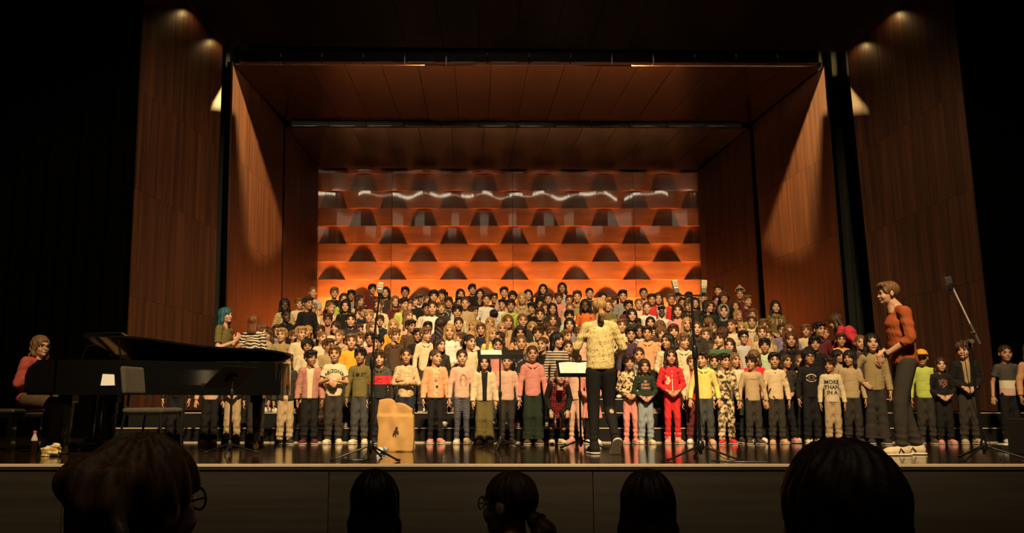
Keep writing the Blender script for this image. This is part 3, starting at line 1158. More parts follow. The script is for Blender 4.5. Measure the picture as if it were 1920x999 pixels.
def project_front(root, garment_me, pts2, faces, name, mat, off=0.005):
    """lay flat artwork (x, z) onto the front of a garment mesh"""
    vs = [tuple(v.co) for v in garment_me.vertices]
    bv = BVHTree.FromPolygons(vs, [tuple(p.vertices) for p in garment_me.polygons])
    out = []
    last = -0.1
    for x, z in pts2:
        hit = bv.ray_cast(Vector((x, -1.0, z)), Vector((0, 1, 0)))
        if hit[0] is not None:
            last = hit[0].y
        out.append((x, last - off, z))
    me = mesh_from(name, out, faces)
    return put(name, me, root, mat)


def shirt_text(root, gm, text, z, size, mat, arc=0.0, squash=1.0, x=0.0, name='lettering'):
    v, f = letter_verts(text, size, arc, squash)
    return project_front(root, gm, [(p[0] + x, p[1] + z) for p in v], f, name, mat)


def shirt_ring(root, gm, x, z, rx, rz, th, mat, a0=0, a1=360, name='emblem'):
    n = 28
    pts, fs = [], []
    for i in range(n + 1):
        a = math.radians(a0 + (a1 - a0) * i / n)
        for k in (1.0, 1.0 - th):
            pts.append((x + rx * k * math.cos(a), z + rz * k * math.sin(a)))
    for i in range(n):
        fs.append((2 * i, 2 * i + 1, 2 * i + 3, 2 * i + 2))
    return project_front(root, gm, pts, fs, name, mat)


CACHE = {}


def cached(key, fn):
    if key not in CACHE:
        CACHE[key] = fn()
    return CACHE[key]


POSES = {p: child_pose(p) for p in 'ABCDEFGHK'}


def make_child(loc, scale, rz, pose, hyaw, style, hcol, skin, top, tmat, bottom=None, bmat='black', shoe=None, open_mouth=False,
               glasses=False, hat=None, hatmat=None, inner=None, detail=2, sleeve=None, boot=False, pitch=0):
    P = POSES[pose]
    R = rot(hyaw, pitch)
    bm_ = cached(('body', pose, hyaw, pitch, open_mouth), lambda: body_mesh('person', P, R, open_mouth=open_mouth))
    root = put('person', bm_, None, SKIN[skin])
    root.location = loc
    root.scale = (scale,) * 3
    root.rotation_euler = (0, 0, math.radians(rz))
    sv = sleeve if sleeve is not None else (0.62 if top == 't_shirt' else 1.93)
    kind = 'jacket' if top == 'jacket' else 'sweater'
    gm = cached(('top', pose, kind, sv), lambda: top_mesh('top', P, kind, sv, seed=ord(pose)))
    tp = put(top, gm, root, garment(tmat))
    if top == 'jacket':
        put('shirt', cached(('inner', pose), lambda: top_mesh('shirt', P, 'sweater', 0.3, seed=3, loose=0.97)), root, garment(inner or 'white'))
    if top == 'hoodie':
        put('hood', cached(('hoodie_hood', pose), lambda: hood_back(P)), root, garment(tmat))
    if bottom:
        b = bottom
        if b == 'skirt':
            put('skirt', cached(('skirt', pose), lambda: skirt_mesh('skirt', P)), root, garment(bmat))
            put('tights', cached(('trousers', pose, 'slim'), lambda: trousers_mesh('trousers', P, 'slim')), root, cloth('black'))
        else:
            put('trousers', cached(('trousers', pose, b), lambda: trousers_mesh('trousers', P, b, seed=len(b))), root, garment(bmat))
    if shoe:
        add_shoes(root, P, garment(shoe), boot, sole=detail > 1)
    add_face(root, P, R, SKIN[skin], style, hcol, open_mouth, glasses, hat, garment(hatmat) if hatmat else None, brow=detail > 0)
    return root, gm


def hood_back(P):
    nb = np.array(P['neckb'])
    F = Field(nb - 0.2, nb + 0.2, 0.009)
    for a in range(0, 181, 20):
        t = math.radians(a)
        p = nb + np.array((math.cos(t) * 0.075, math.sin(t) * 0.07 - 0.01, -0.005 + 0.02 * math.sin(t)))
        F.ell(p, (0.032, 0.032, 0.028), 0.012)
    F.ell(nb + np.array((0, 0.09, -0.06)), (0.08, 0.03, 0.08), 0.02)
    for s in (-1, 1):
        F.cone(nb + np.array((s * 0.07, -0.02, 0.0)), nb + np.array((s * 0.02, -0.085, -0.035)), 0.024, 0.014, 0.012)
    return F.mesh('hood')


# ------------------------------------------------------------------ the setting
def structure(o):
    o['kind'] = 'structure'
    return o


def struct_empty(name):
    o = bpy.data.objects.new(name, None)
    o.empty_display_size = 0.1
    COL.objects.link(o)
    return structure(o)


def bilerp(c, u, v):
    a = c[0].lerp(c[1], u)
    b = c[2].lerp(c[3], u)
    return a.lerp(b, v)


def slab_piece(c, u0, u1, v0, v1, gap, thick, proud, outward):
    """thin board between parameters of a four-cornered face c = (near bottom, far bottom, near top, far top)"""
    w = (c[1] - c[0]).length
    hgt = (c[2] - c[0]).length
    gu, gv = gap / w, gap / hgt
    q = [bilerp(c, u, v) for u, v in ((u0 + gu, v0 + gv), (u1 - gu, v0 + gv), (u1 - gu, v1 - gv), (u0 + gu, v1 - gv))]
    f = [p + outward * proud for p in q]
    b = [p - outward * thick for p in q]
    vs = f + b
    fs = [(0, 1, 2, 3), (7, 6, 5, 4), (0, 4, 5, 1), (1, 5, 6, 2), (2, 6, 7, 3), (3, 7, 4, 0)]
    return vs, fs


STAGE_Y0 = floor_at(880, 870).y
FLOOR_MAT = None


def floor_mat():
    m, nt, b = new_mat('stage_floor_black_boards')
    tc = nt.nodes.new('ShaderNodeTexCoord')
    mp = nt.nodes.new('ShaderNodeMapping')
    mp.inputs['Scale'].default_value = (0.8, 7.0, 1)
    nz = nt.nodes.new('ShaderNodeTexNoise')
    nz.inputs['Scale'].default_value = 2.2
    nz.inputs['Detail'].default_value = 6
    nz.inputs['Roughness'].default_value = 0.65
    link(nt, tc.outputs['Object'], mp.inputs['Vector'])
    link(nt, mp.outputs[0], nz.inputs['Vector'])
    r = nt.nodes.new('ShaderNodeValToRGB')
    r.color_ramp.elements[0].color = (0.012, 0.0068, 0.0038, 1)
    r.color_ramp.elements[1].color = (0.050, 0.028, 0.015, 1)
    r.color_ramp.elements[0].position = 0.35
    r.color_ramp.elements[1].position = 0.75
    link(nt, nz.outputs['Fac'], r.inputs['Fac'])
    link(nt, r.outputs['Color'], b.inputs['Base Color'])
    mr = nt.nodes.new('ShaderNodeMapRange')
    mr.inputs['To Min'].default_value = 0.05
    mr.inputs['To Max'].default_value = 0.14
    link(nt, nz.outputs['Fac'], mr.inputs['Value'])
    link(nt, mr.outputs[0], b.inputs['Roughness'])
    b.inputs['Specular IOR Level'].default_value = 0.6
    bp = nt.nodes.new('ShaderNodeBump')
    bp.inputs['Strength'].default_value = 0.08
    bp.inputs['Distance'].default_value = 0.006
    link(nt, nz.outputs['Fac'], bp.inputs['Height'])
    link(nt, bp.outputs['Normal'], b.inputs['Normal'])
    return m


FLOOR_MAT = floor_mat()
sub = MB()
sub.box((-13, STAGE_Y0 + 0.02, -1.05), (13, 20.5, -0.03))
stage = structure(sub.build('floor', BLACK_MATTE))
ys = [STAGE_Y0, 8.75, 10.02, 11.35, 12.7, 14.2, 16.0, 18.2, 20.5]
xs = [-13, -9.5, -6.2, -2.9, 0.4, 3.7, 7.0, 10.0, 13]
for j in range(len(ys) - 1):
    for i in range(len(xs) - 1):
        b = MB()
        b.box((xs[i] + 0.0025, ys[j] + 0.0025, -0.03), (xs[i + 1] - 0.0025, ys[j + 1] - 0.0025, 0.0))
        b.build('floor_panel', FLOOR_MAT, stage)

# stage front: dark fascia boards under a pale edge strip
fascia = struct_empty('wall_front')
FASC = wood('fascia_board', (0.020, 0.016, 0.012), (0.032, 0.026, 0.019), 0.6, 'X', 0.10)
fx = [x_at(p, STAGE_Y0, -0.3) for p in (-880, -380, 118, 616, 1112, 1610, 2110, 2610)]
for i in range(len(fx) - 1):
    b = MB()
    b.box((fx[i] + 0.004, STAGE_Y0 - 0.01, -1.05), (fx[i + 1] - 0.004, STAGE_Y0 + 0.02, -0.045))
    b.build('fascia_board', FASC, fascia)
edge = MB()
edge.box((-11, STAGE_Y0 - 0.03, -0.022), (11, STAGE_Y0 + 0.012, 0.003))
structure(edge.build('trim_1', plain('edge_strip', (0.75, 0.62, 0.48), 0.4, noise=0.08), None, bevel=0.003))
lip = MB()
lip.box((-11, STAGE_Y0 - 0.022, -0.045), (11, STAGE_Y0 + 0.012, -0.0225))
structure(lip.build('trim_2', plain('edge_lip', (0.05, 0.032, 0.02), 0.5)))

# auditorium floor, raked in two steps
b = MB()
b.box((-9, 2.55, -1.15), (9, STAGE_Y0, -1.0))
structure(b.build('floor', plain('auditorium_floor', (0.012, 0.010, 0.009), 0.7)))
b = MB()
b.box((-9, -2.0, -1.15), (9, 2.545, -0.84))
structure(b.build('floor', plain('auditorium_floor', (0.012, 0.010, 0.009), 0.7)))

# choir riser with pale nosings
STEP_D0, STEP_DD, STEP_H = 11.90, 0.62, 0.190
riser = thing('choir_riser', (0, STEP_D0, 0), 'black stepped choir riser with pale nosing strips under the singing children', 'riser')
STEPM = plain('riser_black', (0.0035, 0.0032, 0.0030), 0.7, spec=0.25)
NOSE = plain('riser_nosing', (0.50, 0.40, 0.30), 0.45, noise=0.1)
step_x = {1: (-4.72, 9.0), 2: (-4.72, 9.0), 3: (-3.8, 6.3), 4: (-3.65, 5.65), 5: (-3.6, 5.45), 6: (-3.5, 5.4), 7: (-3.45, 5.35), 8: (-3.4, 5.3)}
for k in range(1, 9):
    y0 = STEP_D0 + STEP_DD * (k - 1)
    y1 = y0 + STEP_DD if k not in (2,) else 14.46
    if k == 8:
        y1 = y0 + 0.75
    x0, x1 = step_x[k]
    b = MB()
    b.box((x0, y0 - STEP_D0, 0.0 if k > 2 else 0.001), (x1, y1 - STEP_D0 - 0.002, STEP_H * k))
    st = b.build('step', STEPM, riser)
    b = MB()
    b.box((x0, y0 - STEP_D0 - 0.012, STEP_H * k - 0.010), (x1, y0 - STEP_D0 + 0.035, STEP_H * k + 0.003))
    b.build('nosing', NOSE, st)
b = MB()
b.box((-4.72, -0.035, 0.0005), (9.0, -0.004, 0.014))
b.build('base_strip', NOSE, riser)

# side walls of the concert shell: three free-standing veneered sections each side
WALLM = wood('shell_veneer', (0.027, 0.0090, 0.0038), (0.060, 0.0200, 0.0078), 0.45, 'Z', 0.16, 0.75)


def side_wall(name, near, far, D0, D1, joints, ncol, seed):
    """near/far = ((x top, y top), (x bottom, y bottom)) pixels of the section's two upright edges"""
    rnd = random.Random(seed)
    c = (at(*near[1], D0), at(*far[1], D1), at(*near[0], D0), at(*far[0], D1))
    w = struct_empty(name)
    along = (c[1] - c[0]).normalized()
    up = (c[2] - c[0]).normalized()
    out = along.cross(up)
    if out.x * (c[0].x) > 0:      # face the stage centre
        out = -out
    back = slab_piece(c, 0, 1, 0, 1, 0, 0.10, -0.035, out)
    put('backing', mesh_from('backing', back[0], back[1]), w, VELVET)
    us = [0]
    while us[-1] < 1:
        us.append(us[-1] + rnd.uniform(0.6, 1.4) / ncol)
    us = [u / us[-1] for u in us]
    zlo, zhi = c[0].z, c[2].z
    vs = [0] + [(z - zlo) / (zhi - zlo) for z in joints] + [1]
    for i in range(len(us) - 1):
        for j in range(len(vs) - 1):
            pv, pf = slab_piece(c, us[i], us[i + 1], vs[j], vs[j + 1], 0.0018, 0.03, rnd.uniform(0, 0.003), out)
            put('wood_panel', mesh_from('wood_panel', pv, pf), w, WALLM)
    # dark upper edge rail
    return w, c


L1 = side_wall('wall_left', ((273.5, -75), (234, 771)), ((418, 80), (396, 769)), 12.9, 14.2, (2.05, 3.66, 5.2), 8, 1)
L2 = side_wall('wall_left', ((437, 115), (421, 812)), ((532, 232), (523, 805)), 14.5, 16.8, (1.9, 3.27, 4.65), 10, 2)
L3 = side_wall('wall_left', ((536, 236), (525, 804)), ((597, 316), (592, 800)), 17.0, 18.5, (1.9, 3.27, 4.65), 8, 3)
R1 = side_wall('wall_right', ((1778, -75), (1871, 771)), ((1588, 95), (1655, 769)), 12.9, 14.2, (2.3, 3.66, 5.2), 10, 4)
R2 = side_wall('wall_right', ((1545, 124), (1599, 812)), ((1411, 232), (1451, 805)), 14.5, 16.8, (1.9, 3.27, 4.65), 11, 5)
R3 = side_wall('wall_right', ((1405, 240), (1436, 804)), ((1308, 322), (1324, 800)), 17.0, 18.5, (1.9, 3.27, 4.65), 8, 6)

# ceiling of the shell: sections of veneered boards with gaps for the lamps
CEILM = wood('ceiling_veneer', (0.014, 0.0042, 0.0018), (0.030, 0.0085, 0.0032), 0.22, 'X', 0.14, 0.8)


def ceiling_section(front, rear, D0, D1, n):
    c = (at(*front[0], D0), at(*front[1], D0), at(*rear[0], D1), at(*rear[1], D1))
    w = struct_empty('ceiling')
    nrm = (c[1] - c[0]).cross(c[2] - c[0]).normalized()
    if nrm.z > 0:
        nrm = -nrm
    bk = slab_piece(c, 0, 1, 0, 1, 0, 0.08, -0.03, nrm)
    put('backing', mesh_from('backing', bk[0], bk[1]), w, VELVET)
    rnd = random.Random(n)
    for i in range(n):
        pv, pf = slab_piece(c, i / n, (i + 1) / n, 0, 1, 0.004, 0.025, rnd.uniform(0, 0.003), nrm)
        put('ceiling_panel', mesh_from('ceiling_panel', pv, pf), w, CEILM)
    return c


C0 = ceiling_section(((268, -75), (1786, -72)), ((420, 86), (1586, 97)), 12.9, 14.2, 17)
fz = C0[0].z
put_front = [Vector((C0[0].x - 0.3, 9.2, fz + 0.75)), Vector((C0[1].x + 0.3, 9.2, fz + 0.75)), C0[0].copy(), C0[1].copy()]
w = struct_empty('ceiling')
pv, pf = slab_piece(put_front, 0, 1, 0, 1, 0.0, 0.08, 0, Vector((0, 0, -1)))
put('ceiling_panel', mesh_from('ceiling_panel', pv, pf), w, CEILM)
C1 = ceiling_section(((440, 121), (1540, 125)), ((531, 226), (1409, 230)), 14.5, 16.8, 16)
C2 = ceiling_section(((537, 238), (1403, 240)), ((598, 315), (1307, 318)), 17.0, 18.52, 14)

# back wall: shingled rows of glossy boards whose upper edges swell out in a wave, half a period apart from row to row
BACKM = wood('back_wall_veneer', (0.21, 0.060, 0.015), (0.33, 0.096, 0.025), 0.35, 'X', 0.10, 0.5, coat=1.0)
BACKM.node_tree.nodes['Principled BSDF'].inputs['Coat Roughness'].default_value = 0.05
back = struct_empty('wall_back')
PER, ROW, AMP, LEAN = 1.287, 0.3838, 0.043, math.tan(math.radians(1.6))
DW = 18.6
zs0 = 3.07
xc0 = -1.617
seams = [x_at(p, DW, 3.0) for p in (560, 733, 962, 1192, 1350)]
for r in range(-7, 8):
    zt = zs0 + r * ROW
    zb = zt - ROW
    ph = xc0 + (PER / 2 if r % 2 else 0)
    for a in range(len(seams) - 1):
        x0, x1 = seams[a] + 0.004, seams[a + 1] - 0.004
        nx = max(8, int((x1 - x0) / 0.075))
        nz = 6
        vs, fs = [], []
        for i in range(nx + 1):
            x = x0 + (x1 - x0) * i / nx
            bulge = AMP * (math.cos(2 * math.pi * (x - ph) / PER))
            vs.append((x, DW + 0.30, zb + 0.002))
            for j in range(nz + 1):
                t = j / nz
                vs.append((x, DW - bulge + LEAN * ROW * t, zb + ROW * t))
            vs.append((x, DW - bulge + 0.03, zt + 0.001))
            vs.append((x, DW + 0.35, zt + 0.001))
        m = nz + 4
        for i in range(nx):
            for j in range(m - 1):
                fs.append((i * m + j, (i + 1) * m + j, (i + 1) * m + j + 1, i * m + j + 1))
        me = mesh_from('wave_board', vs, fs, True)
        try:
            me.set_sharp_from_angle(angle=math.radians(40))
        except Exception:
            pass
        put('wave_board', me, back, BACKM)
b = MB()
b.box((-5, DW + 0.35, 0), (8, DW + 0.45, 7.5))
b.build('backing', VELVET, back)


# black masking drapes beside and behind the shell
def drape(x0, x1, D, z0, z1, mat, label, fold=0.12, amp=0.05, ang=0.0):
    n = int((x1 - x0) / 0.03)
    vs, fs = [], []
    for i in range(n + 1):
        x = x0 + (x1 - x0) * i / n
        y = amp * math.sin(2 * math.pi * (x - x0) / (fold * 2)) + amp * 0.4 * math.sin(13.0 * x)
        vs += [(x - x0, y, z0), (x - x0, y * 0.8, z1)]
    for i in range(n):
        fs.append((2 * i, 2 * i + 2, 2 * i + 3, 2 * i + 1))
    o = put('stage_drape', mesh_from('stage_drape', vs, fs, True), None, mat)
    o.location = (x0, D, 0)
    o.rotation_euler = (0, 0, ang)
    return tag(o, label, 'curtain', 'black masking drapes')


DRAPE2 = plain('drape_grey', (0.016, 0.017, 0.014), 0.95, spec=0.1)
drape(-10.5, L1[1][0].x - 0.05, 13.4, 0.005, 8.5, VELVET, 'black drape beside the wood wall behind the grand piano')
drape(R1[1][0].x + 0.05, 10.5, 13.4, 0.385, 8.5, VELVET, 'black drape beside the wood wall behind the microphone boom')
drape(L1[1][1].x - 1.2, L2[1][0].x - 0.02, 15.25, 0.005, 7.0, DRAPE2, 'dark drape in the gap between wood walls on the piano side')
drape(R2[1][0].x + 0.02, R1[1][1].x + 1.2, 15.25, 0.005, 7.0, DRAPE2, 'dark drape in the gap between wood walls beyond the man in rust')
b = MB()
b.box((-6.5, 14.0, 7.1), (8.5, 18.9, 7.2))
structure(b.build('ceiling', VELVET))


# lamps in the ceiling gaps
def lamp_bar(D, py, px0, px1, n, lensmat, label, glabel):
    p0, p1 = at(px0, py, D), at(px1, py + (2 if D < 15 else 1), D)
    pipe = thing('lighting_bar', p0, label, 'lighting bar')
    d = p1 - p0
    b = MB()
    b.tube([Vector((0, 0.03, 0.18)), d + Vector((0, 0.03, 0.18))], 0.028, 10)
    b.build('pipe', BLACK_SATIN, pipe, True)
    for q in (0.05, 0.35, 0.65, 0.95):
        b = MB()
        hp = d * q + Vector((0, 0.03, 0.18))
        b.tube([hp, Vector((hp.x, hp.y, 7.1 - p0.z))], 0.008, 6)
        b.build('hanger_rod', BLACK_SATIN, pipe, True)
    for i in range(n):
        t0, t1 = (i + 0.012) / n, (i + 0.988) / n
        a = p0 + d * t0
        L = d.x * (t1 - t0)
        lm = thing('strip_lamp', a, glabel, 'lamp', 0, 'strip lamps on ' + ('front' if D < 15 else 'rear') + ' bar')
        b = MB()
        b.box((0, -0.012, 0.0), (L, 0.0, 0.1515))
        b.box((0, 0.0, 0.138), (L, 0.12, 0.1515))
        b.box((0, 0.0, 0.0), (L, 0.12, 0.006))
        b.build('housing', BLACK_SATIN, lm)
        b = MB()
        b.box((0.015, 0.001, 0.038), (L - 0.015, 0.006, 0.112))
        b.build('lens', lensmat, lm)
        b = MB()
        b.box((0.05, -0.020, -0.010), (L * 0.7, -0.013, 0.004))
        b.build('glint_rail', CHROME, lm)  # chrome strip added to catch thin glints along the bar


TUBE1 = plain('lamp_lens', (0.8, 0.8, 0.8), 0.4, emit=((1.0, 0.86, 0.58), 18.0))
TUBE2 = plain('lamp_lens_dim', (0.8, 0.8, 0.8), 0.4, emit=((1.0, 0.82, 0.55), 0.15))
lamp_bar(14.25, 116, 448, 1536, 14, TUBE1, 'black lighting bar across the front ceiling gap', 'slim strip lamp on the bar across the front ceiling gap')
lamp_bar(16.84, 236, 545, 1392, 12, TUBE2, 'black lighting bar across the rear ceiling gap', 'slim strip lamp on the bar across the rear ceiling gap')

for lx, tx in WALL_LAMPS:
    t = thing('shutter_lamp', (lx, 14.44, WALL_LAMP_Z), 'small shuttered lamp in the front ceiling gap, ' + ('on the piano side' if tx < 0 else 'on the side of the man in rust'), 'lamp')
    b = MB()
    b.box((-0.15, -0.04, -0.046), (0.15, 0.0102, -0.040))
    b.build('shutter', BLACK_MATTE, t)
    b = MB()
    b.box((-0.76, -0.045, -0.096), (0.76, -0.040, 0.16))
    b.build('housing', BLACK_MATTE, t)  # wide back plate, sized to block lamp spill onto the front wall sections
    b = MB()
    b.tube([(0, -0.042, 0.15), (0, -0.042, 1.1)], 0.008, 6)
    b.build('hanger_rod', BLACK_SATIN, t)


# ------------------------------------------------------------------ grand piano
LACQ = plain('black_lacquer', (0.004, 0.004, 0.004), 0.08, spec=0.6, noise=0.02, coat=0.5)
BRASS = plain('brass', (0.50, 0.32, 0.11), 0.3, 1.0, noise=0.05)
GOLDP = plain('iron_plate_gold', (0.42, 0.24, 0.08), 0.35, 0.7, noise=0.08)
PX0, PYC = -4.53, 9.87
piano = thing('grand_piano', (PX0, PYC, 0), 'black lacquered grand piano with its lid slightly raised', 'piano')


def smooth_poly(pts, it=3):
    for _ in range(it):
        out = []
        n = len(pts)
        for i in range(n):
            a, b2 = pts[i], pts[(i + 1) % n]
            out += [(a[0] * .75 + b2[0] * .25, a[1] * .75 + b2[1] * .25), (a[0] * .25 + b2[0] * .75, a[1] * .25 + b2[1] * .75)]
        pts = out
    return pts


curve = [(0.75, -0.72), (0.95, -0.70), (1.15, -0.61), (1.35, -0.44), (1.55, -0.27), (1.80, -0.14), (2.10, -0.06), (2.32, 0.02), (2.46, 0.18), (2.49, 0.38), (2.43, 0.58), (2.28, 0.70), (2.1, 0.72)]
dense = []
for i in range(len(curve) - 1):
    p0, p1, p2, p3 = curve[max(i - 1, 0)], curve[i], curve[i + 1], curve[min(i + 2, len(curve) - 1)]
    for k in range(4):
        t = k / 4
        dense.append(tuple(0.5 * (2 * p1[j] + (-p0[j] + p2[j]) * t + (2 * p0[j] - 5 * p1[j] + 4 * p2[j] - p3[j]) * t * t + (-p0[j] + 3 * p1[j] - 3 * p2[j] + p3[j]) * t ** 3) for j in (0, 1)))
dense.append(curve[-1])
outline = [(0.30, -0.72)] + dense + [(0.30, 0.72)]


def inset(poly, d):
    n = len(poly)
    out = []
    for i in range(n):
        a, b2, c = Vector(poly[i - 1]), Vector(poly[i]), Vector(poly[(i + 1) % n])
        t = ((b2 - a).normalized() + (c - b2).normalized()).normalized()
        nn = Vector((-t.y, t.x))
        out.append((b2.x + nn.x * d, b2.y + nn.y * d))
    return out


inner = inset(outline, 0.05)
bmp = MB()
z0, z1 = 0.60, 0.955
n = len(outline)
o0 = [bmp.bm.verts.new((x, y, z0)) for x, y in outline]
o1 = [bmp.bm.verts.new((x, y, z1)) for x, y in outline]
i0 = [bmp.bm.verts.new((x, y, 0.84)) for x, y in inner]
i1 = [bmp.bm.verts.new((x, y, z1)) for x, y in inner]
for i in range(n):
    j = (i + 1) % n
    bmp.bm.faces.new((o0[i], o0[j], o1[j], o1[i]))
    bmp.bm.faces.new((o1[i], o1[j], i1[j], i1[i]))
    bmp.bm.faces.new((i1[i], i1[j], i0[j], i0[i]))
bmp.bm.faces.new(o0[::-1])
bmp.bm.faces.new(i0)
case = bmp.build('case', LACQ, piano, True)
b = MB()
b.prism(inset(outline, 0.075), 0.845, 0.87)
b.build('iron_plate', GOLDP, piano)
b = MB()
for i in range(40):
    y = -0.60 + 1.2 * i / 39
    xe = 0.75 + (1.6 if y > 0.05 else 1.6 * max(0.15, (y + 0.75) / 0.85) ** 1.4)
    b.tube([(0.45, y, 0.90), (min(xe, 2.3), y + 0.02, 0.90)], 0.0015, 4)
st = b.build('strings', GREY_METAL, piano)
st['kind'] = 'stuff'
for s in (-1, 1):
    b = MB()
    b.prism([(0.0, 0.62), (0.32, 0.62), (0.32, 0.955), (0.12, 0.955), (0.03, 0.87), (0.0, 0.80)], s * 0.72 - (0.05 if s > 0 else 0), s * 0.72 + (0.05 if s < 0 else 0),
            Matrix(((1, 0, 0, 0), (0, 0, 1, 0), (0, 1, 0, 0), (0, 0, 0, 1))))
    b.build('cheek', LACQ, piano)
b = MB()
b.box((0.005, -0.67, 0.60), (0.33, 0.67, 0.675))
b.build('keybed', LACQ, piano)
IVORY = plain('ivory_keys', (0.72, 0.68, 0.58), 0.3, noise=0.02)
b = MB()
for i in range(52):
    y = -0.61 + i * 1.22 / 52
    b.box((0.05, y + 0.0006, 0.68), (0.20, y + 1.22 / 52 - 0.0006, 0.725))
b.build('white_keys', IVORY, piano)['kind'] = 'stuff'
b = MB()
for i in range(51):
    if i % 7 in (0, 1, 3, 4, 5):
        y = -0.61 + (i + 1) * 1.22 / 52
        b.box((0.10, y - 0.006, 0.722), (0.20, y + 0.006, 0.737))
b.build('black_keys', LACQ, piano)['kind'] = 'stuff'
b = MB()
b.box((0.205, -0.67, 0.675), (0.232, 0.67, 0.90))
b.build('fallboard', LACQ, piano)
# music desk
b = MB()
b.prism([(-0.36, 0.0), (0.36, 0.0), (0.36, 0.17), (0.0, 0.22), (-0.36, 0.17)], -0.008, 0.008,
        Matrix.Translation((0.40, 0, 0.96)) @ Matrix.Rotation(math.radians(22), 4, 'Y') @ Matrix(((0, 0, 1, 0), (1, 0, 0, 0), (0, 1, 0, 0), (0, 0, 0, 1))))
b.build('music_desk', LACQ, piano)
# lid raised about the spine, its front flap folded back on top
LIDM = Matrix.Translation((0, 0.72, 0.972)) @ Matrix.Rotation(math.radians(-8.4), 4, 'X') @ Matrix.Translation((0, -0.72, 0))
lid_poly = [(0.56, -0.735)] + [(x + 0.012, y - 0.012) for x, y in dense] + [(2.1, 0.735), (0.56, 0.735)]
b = MB()
b.prism(lid_poly, 0.0, 0.022, LIDM)
lid = b.build('lid', LACQ, piano)
b = MB()
b.prism([(0.57, -0.73), (0.95, -0.715), (0.95, 0.73), (0.57, 0.73)], 0.0, 0.020,
        LIDM @ Matrix.Translation((0.56, 0, 0.024)) @ Matrix.Rotation(math.radians(-2.5), 4, 'Y') @ Matrix.Translation((-0.56, 0, 0)))
b.build('lid_flap', LACQ, lid)
b = MB()
b.tube([(0.95, -0.66, 0.95), (0.92, -0.70, 1.165)], 0.010, 8)
b.build('lid_prop', LACQ, piano)
for lx, ly in ((0.40, -0.58), (0.40, 0.58), (2.12, 0.40)):
    b = MB()
    b.prism([(-0.07, -0.07), (0.07, -0.07), (0.07, 0.07), (-0.07, 0.07)], 0.52, 0.60, Matrix.Translation((lx, ly, 0)))
    b.lathe([(0.062, 0.52), (0.058, 0.40), (0.042, 0.12), (0.040, 0.09)], 12, Matrix.Translation((lx, ly, 0)))
    lg = b.build('leg', LACQ, piano, True)
    b = MB()
    b.lathe([(0.018, 0.10), (0.022, 0.06), (0.018, 0.05)], 10, Matrix.Translation((lx, ly, 0)))
    b.lathe([(0.030, -0.012), (0.034, 0.0), (0.030, 0.012)], 14, Matrix.Translation((lx, ly, 0.033)) @ Matrix.Rotation(math.pi / 2, 4, 'X'))
    b.build('caster', BRASS, lg, True)
b = MB()
for s in (-1, 1):
    b.tube([(0.48, s * 0.07, 0.61), (0.46, s * 0.09, 0.13)], 0.016, 8)
b.box((0.40, -0.14, 0.08), (0.54, 0.14, 0.14))
ly = b.build('pedal_lyre', LACQ, piano)
for s in (-1, 0, 1):
    b = MB()
    b.box((0.28, s * 0.075 - 0.013, 0.078), (0.41, s * 0.075 + 0.013, 0.092))
    b.build('pedal', BRASS, ly, bevel=0.003)

# paper sheet leaning against the piano flank
p = at(203, 712, PYC - 0.732)
b = MB()
b.prism([(-0.075, -0.058), (0.070, -0.055), (0.058, 0.055), (-0.060, 0.060)], 0.0, 0.002, Matrix.Rotation(math.pi / 2, 4, 'X'))
sheet = b.build('paper_sheet', PAPER)
sheet.location = p
tag(sheet, 'white paper sheet stuck on the dark flank of the grand piano', 'paper')

# piano bench
bench = thing('piano_bench', (x_at(26, 9.97, 0.5), 9.97, 0), 'black padded piano bench at the edge of the stage', 'bench')
b = MB()
b.box((-0.19, -0.36, 0.41), (0.19, 0.36, 0.455))
b.build('cushion', plain('bench_vinyl', (0.030, 0.026, 0.022), 0.5, bump=0.3), bench, bevel=0.02)
b = MB()
b.box((-0.17, -0.34, 0.36), (0.17, 0.34, 0.41))
b.build('apron', LACQ, bench)
for sx in (-1, 1):
    for sy in (-1, 1):
        b = MB()
        b.box((sx * 0.145 - 0.025, sy * 0.31 - 0.025, 0), (sx * 0.145 + 0.025, sy * 0.31 + 0.025, 0.36))
        b.build('leg', LACQ, bench)

# stacking chair with upholstered pads, turned towards the riser
chair = thing('stacking_chair', (x_at(287, 8.75, 0.44), 8.75, 0), 'black upholstered stacking chair with steel legs in front of the piano', 'chair', math.radians(82))
UPH = plain('chair_upholstery', (0.060, 0.052, 0.040), 0.9, noise=0.15, bump=0.4)
F = Field((-0.26, -0.28, -0.06), (0.26, 0.26, 0.06), 0.012)
F.box((0, 0, 0), (0.215, 0.21, 0.028), 0.026)
F.noise(0.002, 30, 2)
st = F.mesh('seat')
put('seat', st, chair, UPH, Matrix.Translation((0, 0, 0.445)))
F = Field((-0.25, -0.06, -0.20), (0.25, 0.08, 0.20), 0.012)
F.box((0, 0, 0), (0.205, 0.022, 0.135), 0.02)
F.cut((0, 0, 0), (0, 0, 0.0001)) if False else None
put('backrest', F.mesh('backrest'), chair, UPH, Matrix.Translation((0, 0.225, 0.735)) @ Matrix.Rotation(math.radians(-8), 4, 'X'))
for s in (-1, 1):
    b = MB()
    b.tube([(s * 0.20, -0.18, 0.42), (s * 0.215, -0.215, 0.0)], 0.011, 8)
    b.build('leg', BLACK_SATIN, chair, True)
    b = MB()
    b.tube([(s * 0.20, 0.18, 0.42), (s * 0.215, 0.24, 0.0)], 0.011, 8)
    b.build('leg', BLACK_SATIN, chair, True)
b = MB()
b.tube([(-0.20, -0.18, 0.415), (0.20, -0.18, 0.415), (0.20, 0.19, 0.415), (-0.20, 0.19, 0.415)], 0.010, 8, closed=True)
b.tube([(0, 0.19, 0.415), (0, 0.265, 0.50), (0, 0.250, 0.70)], 0.014, 8)
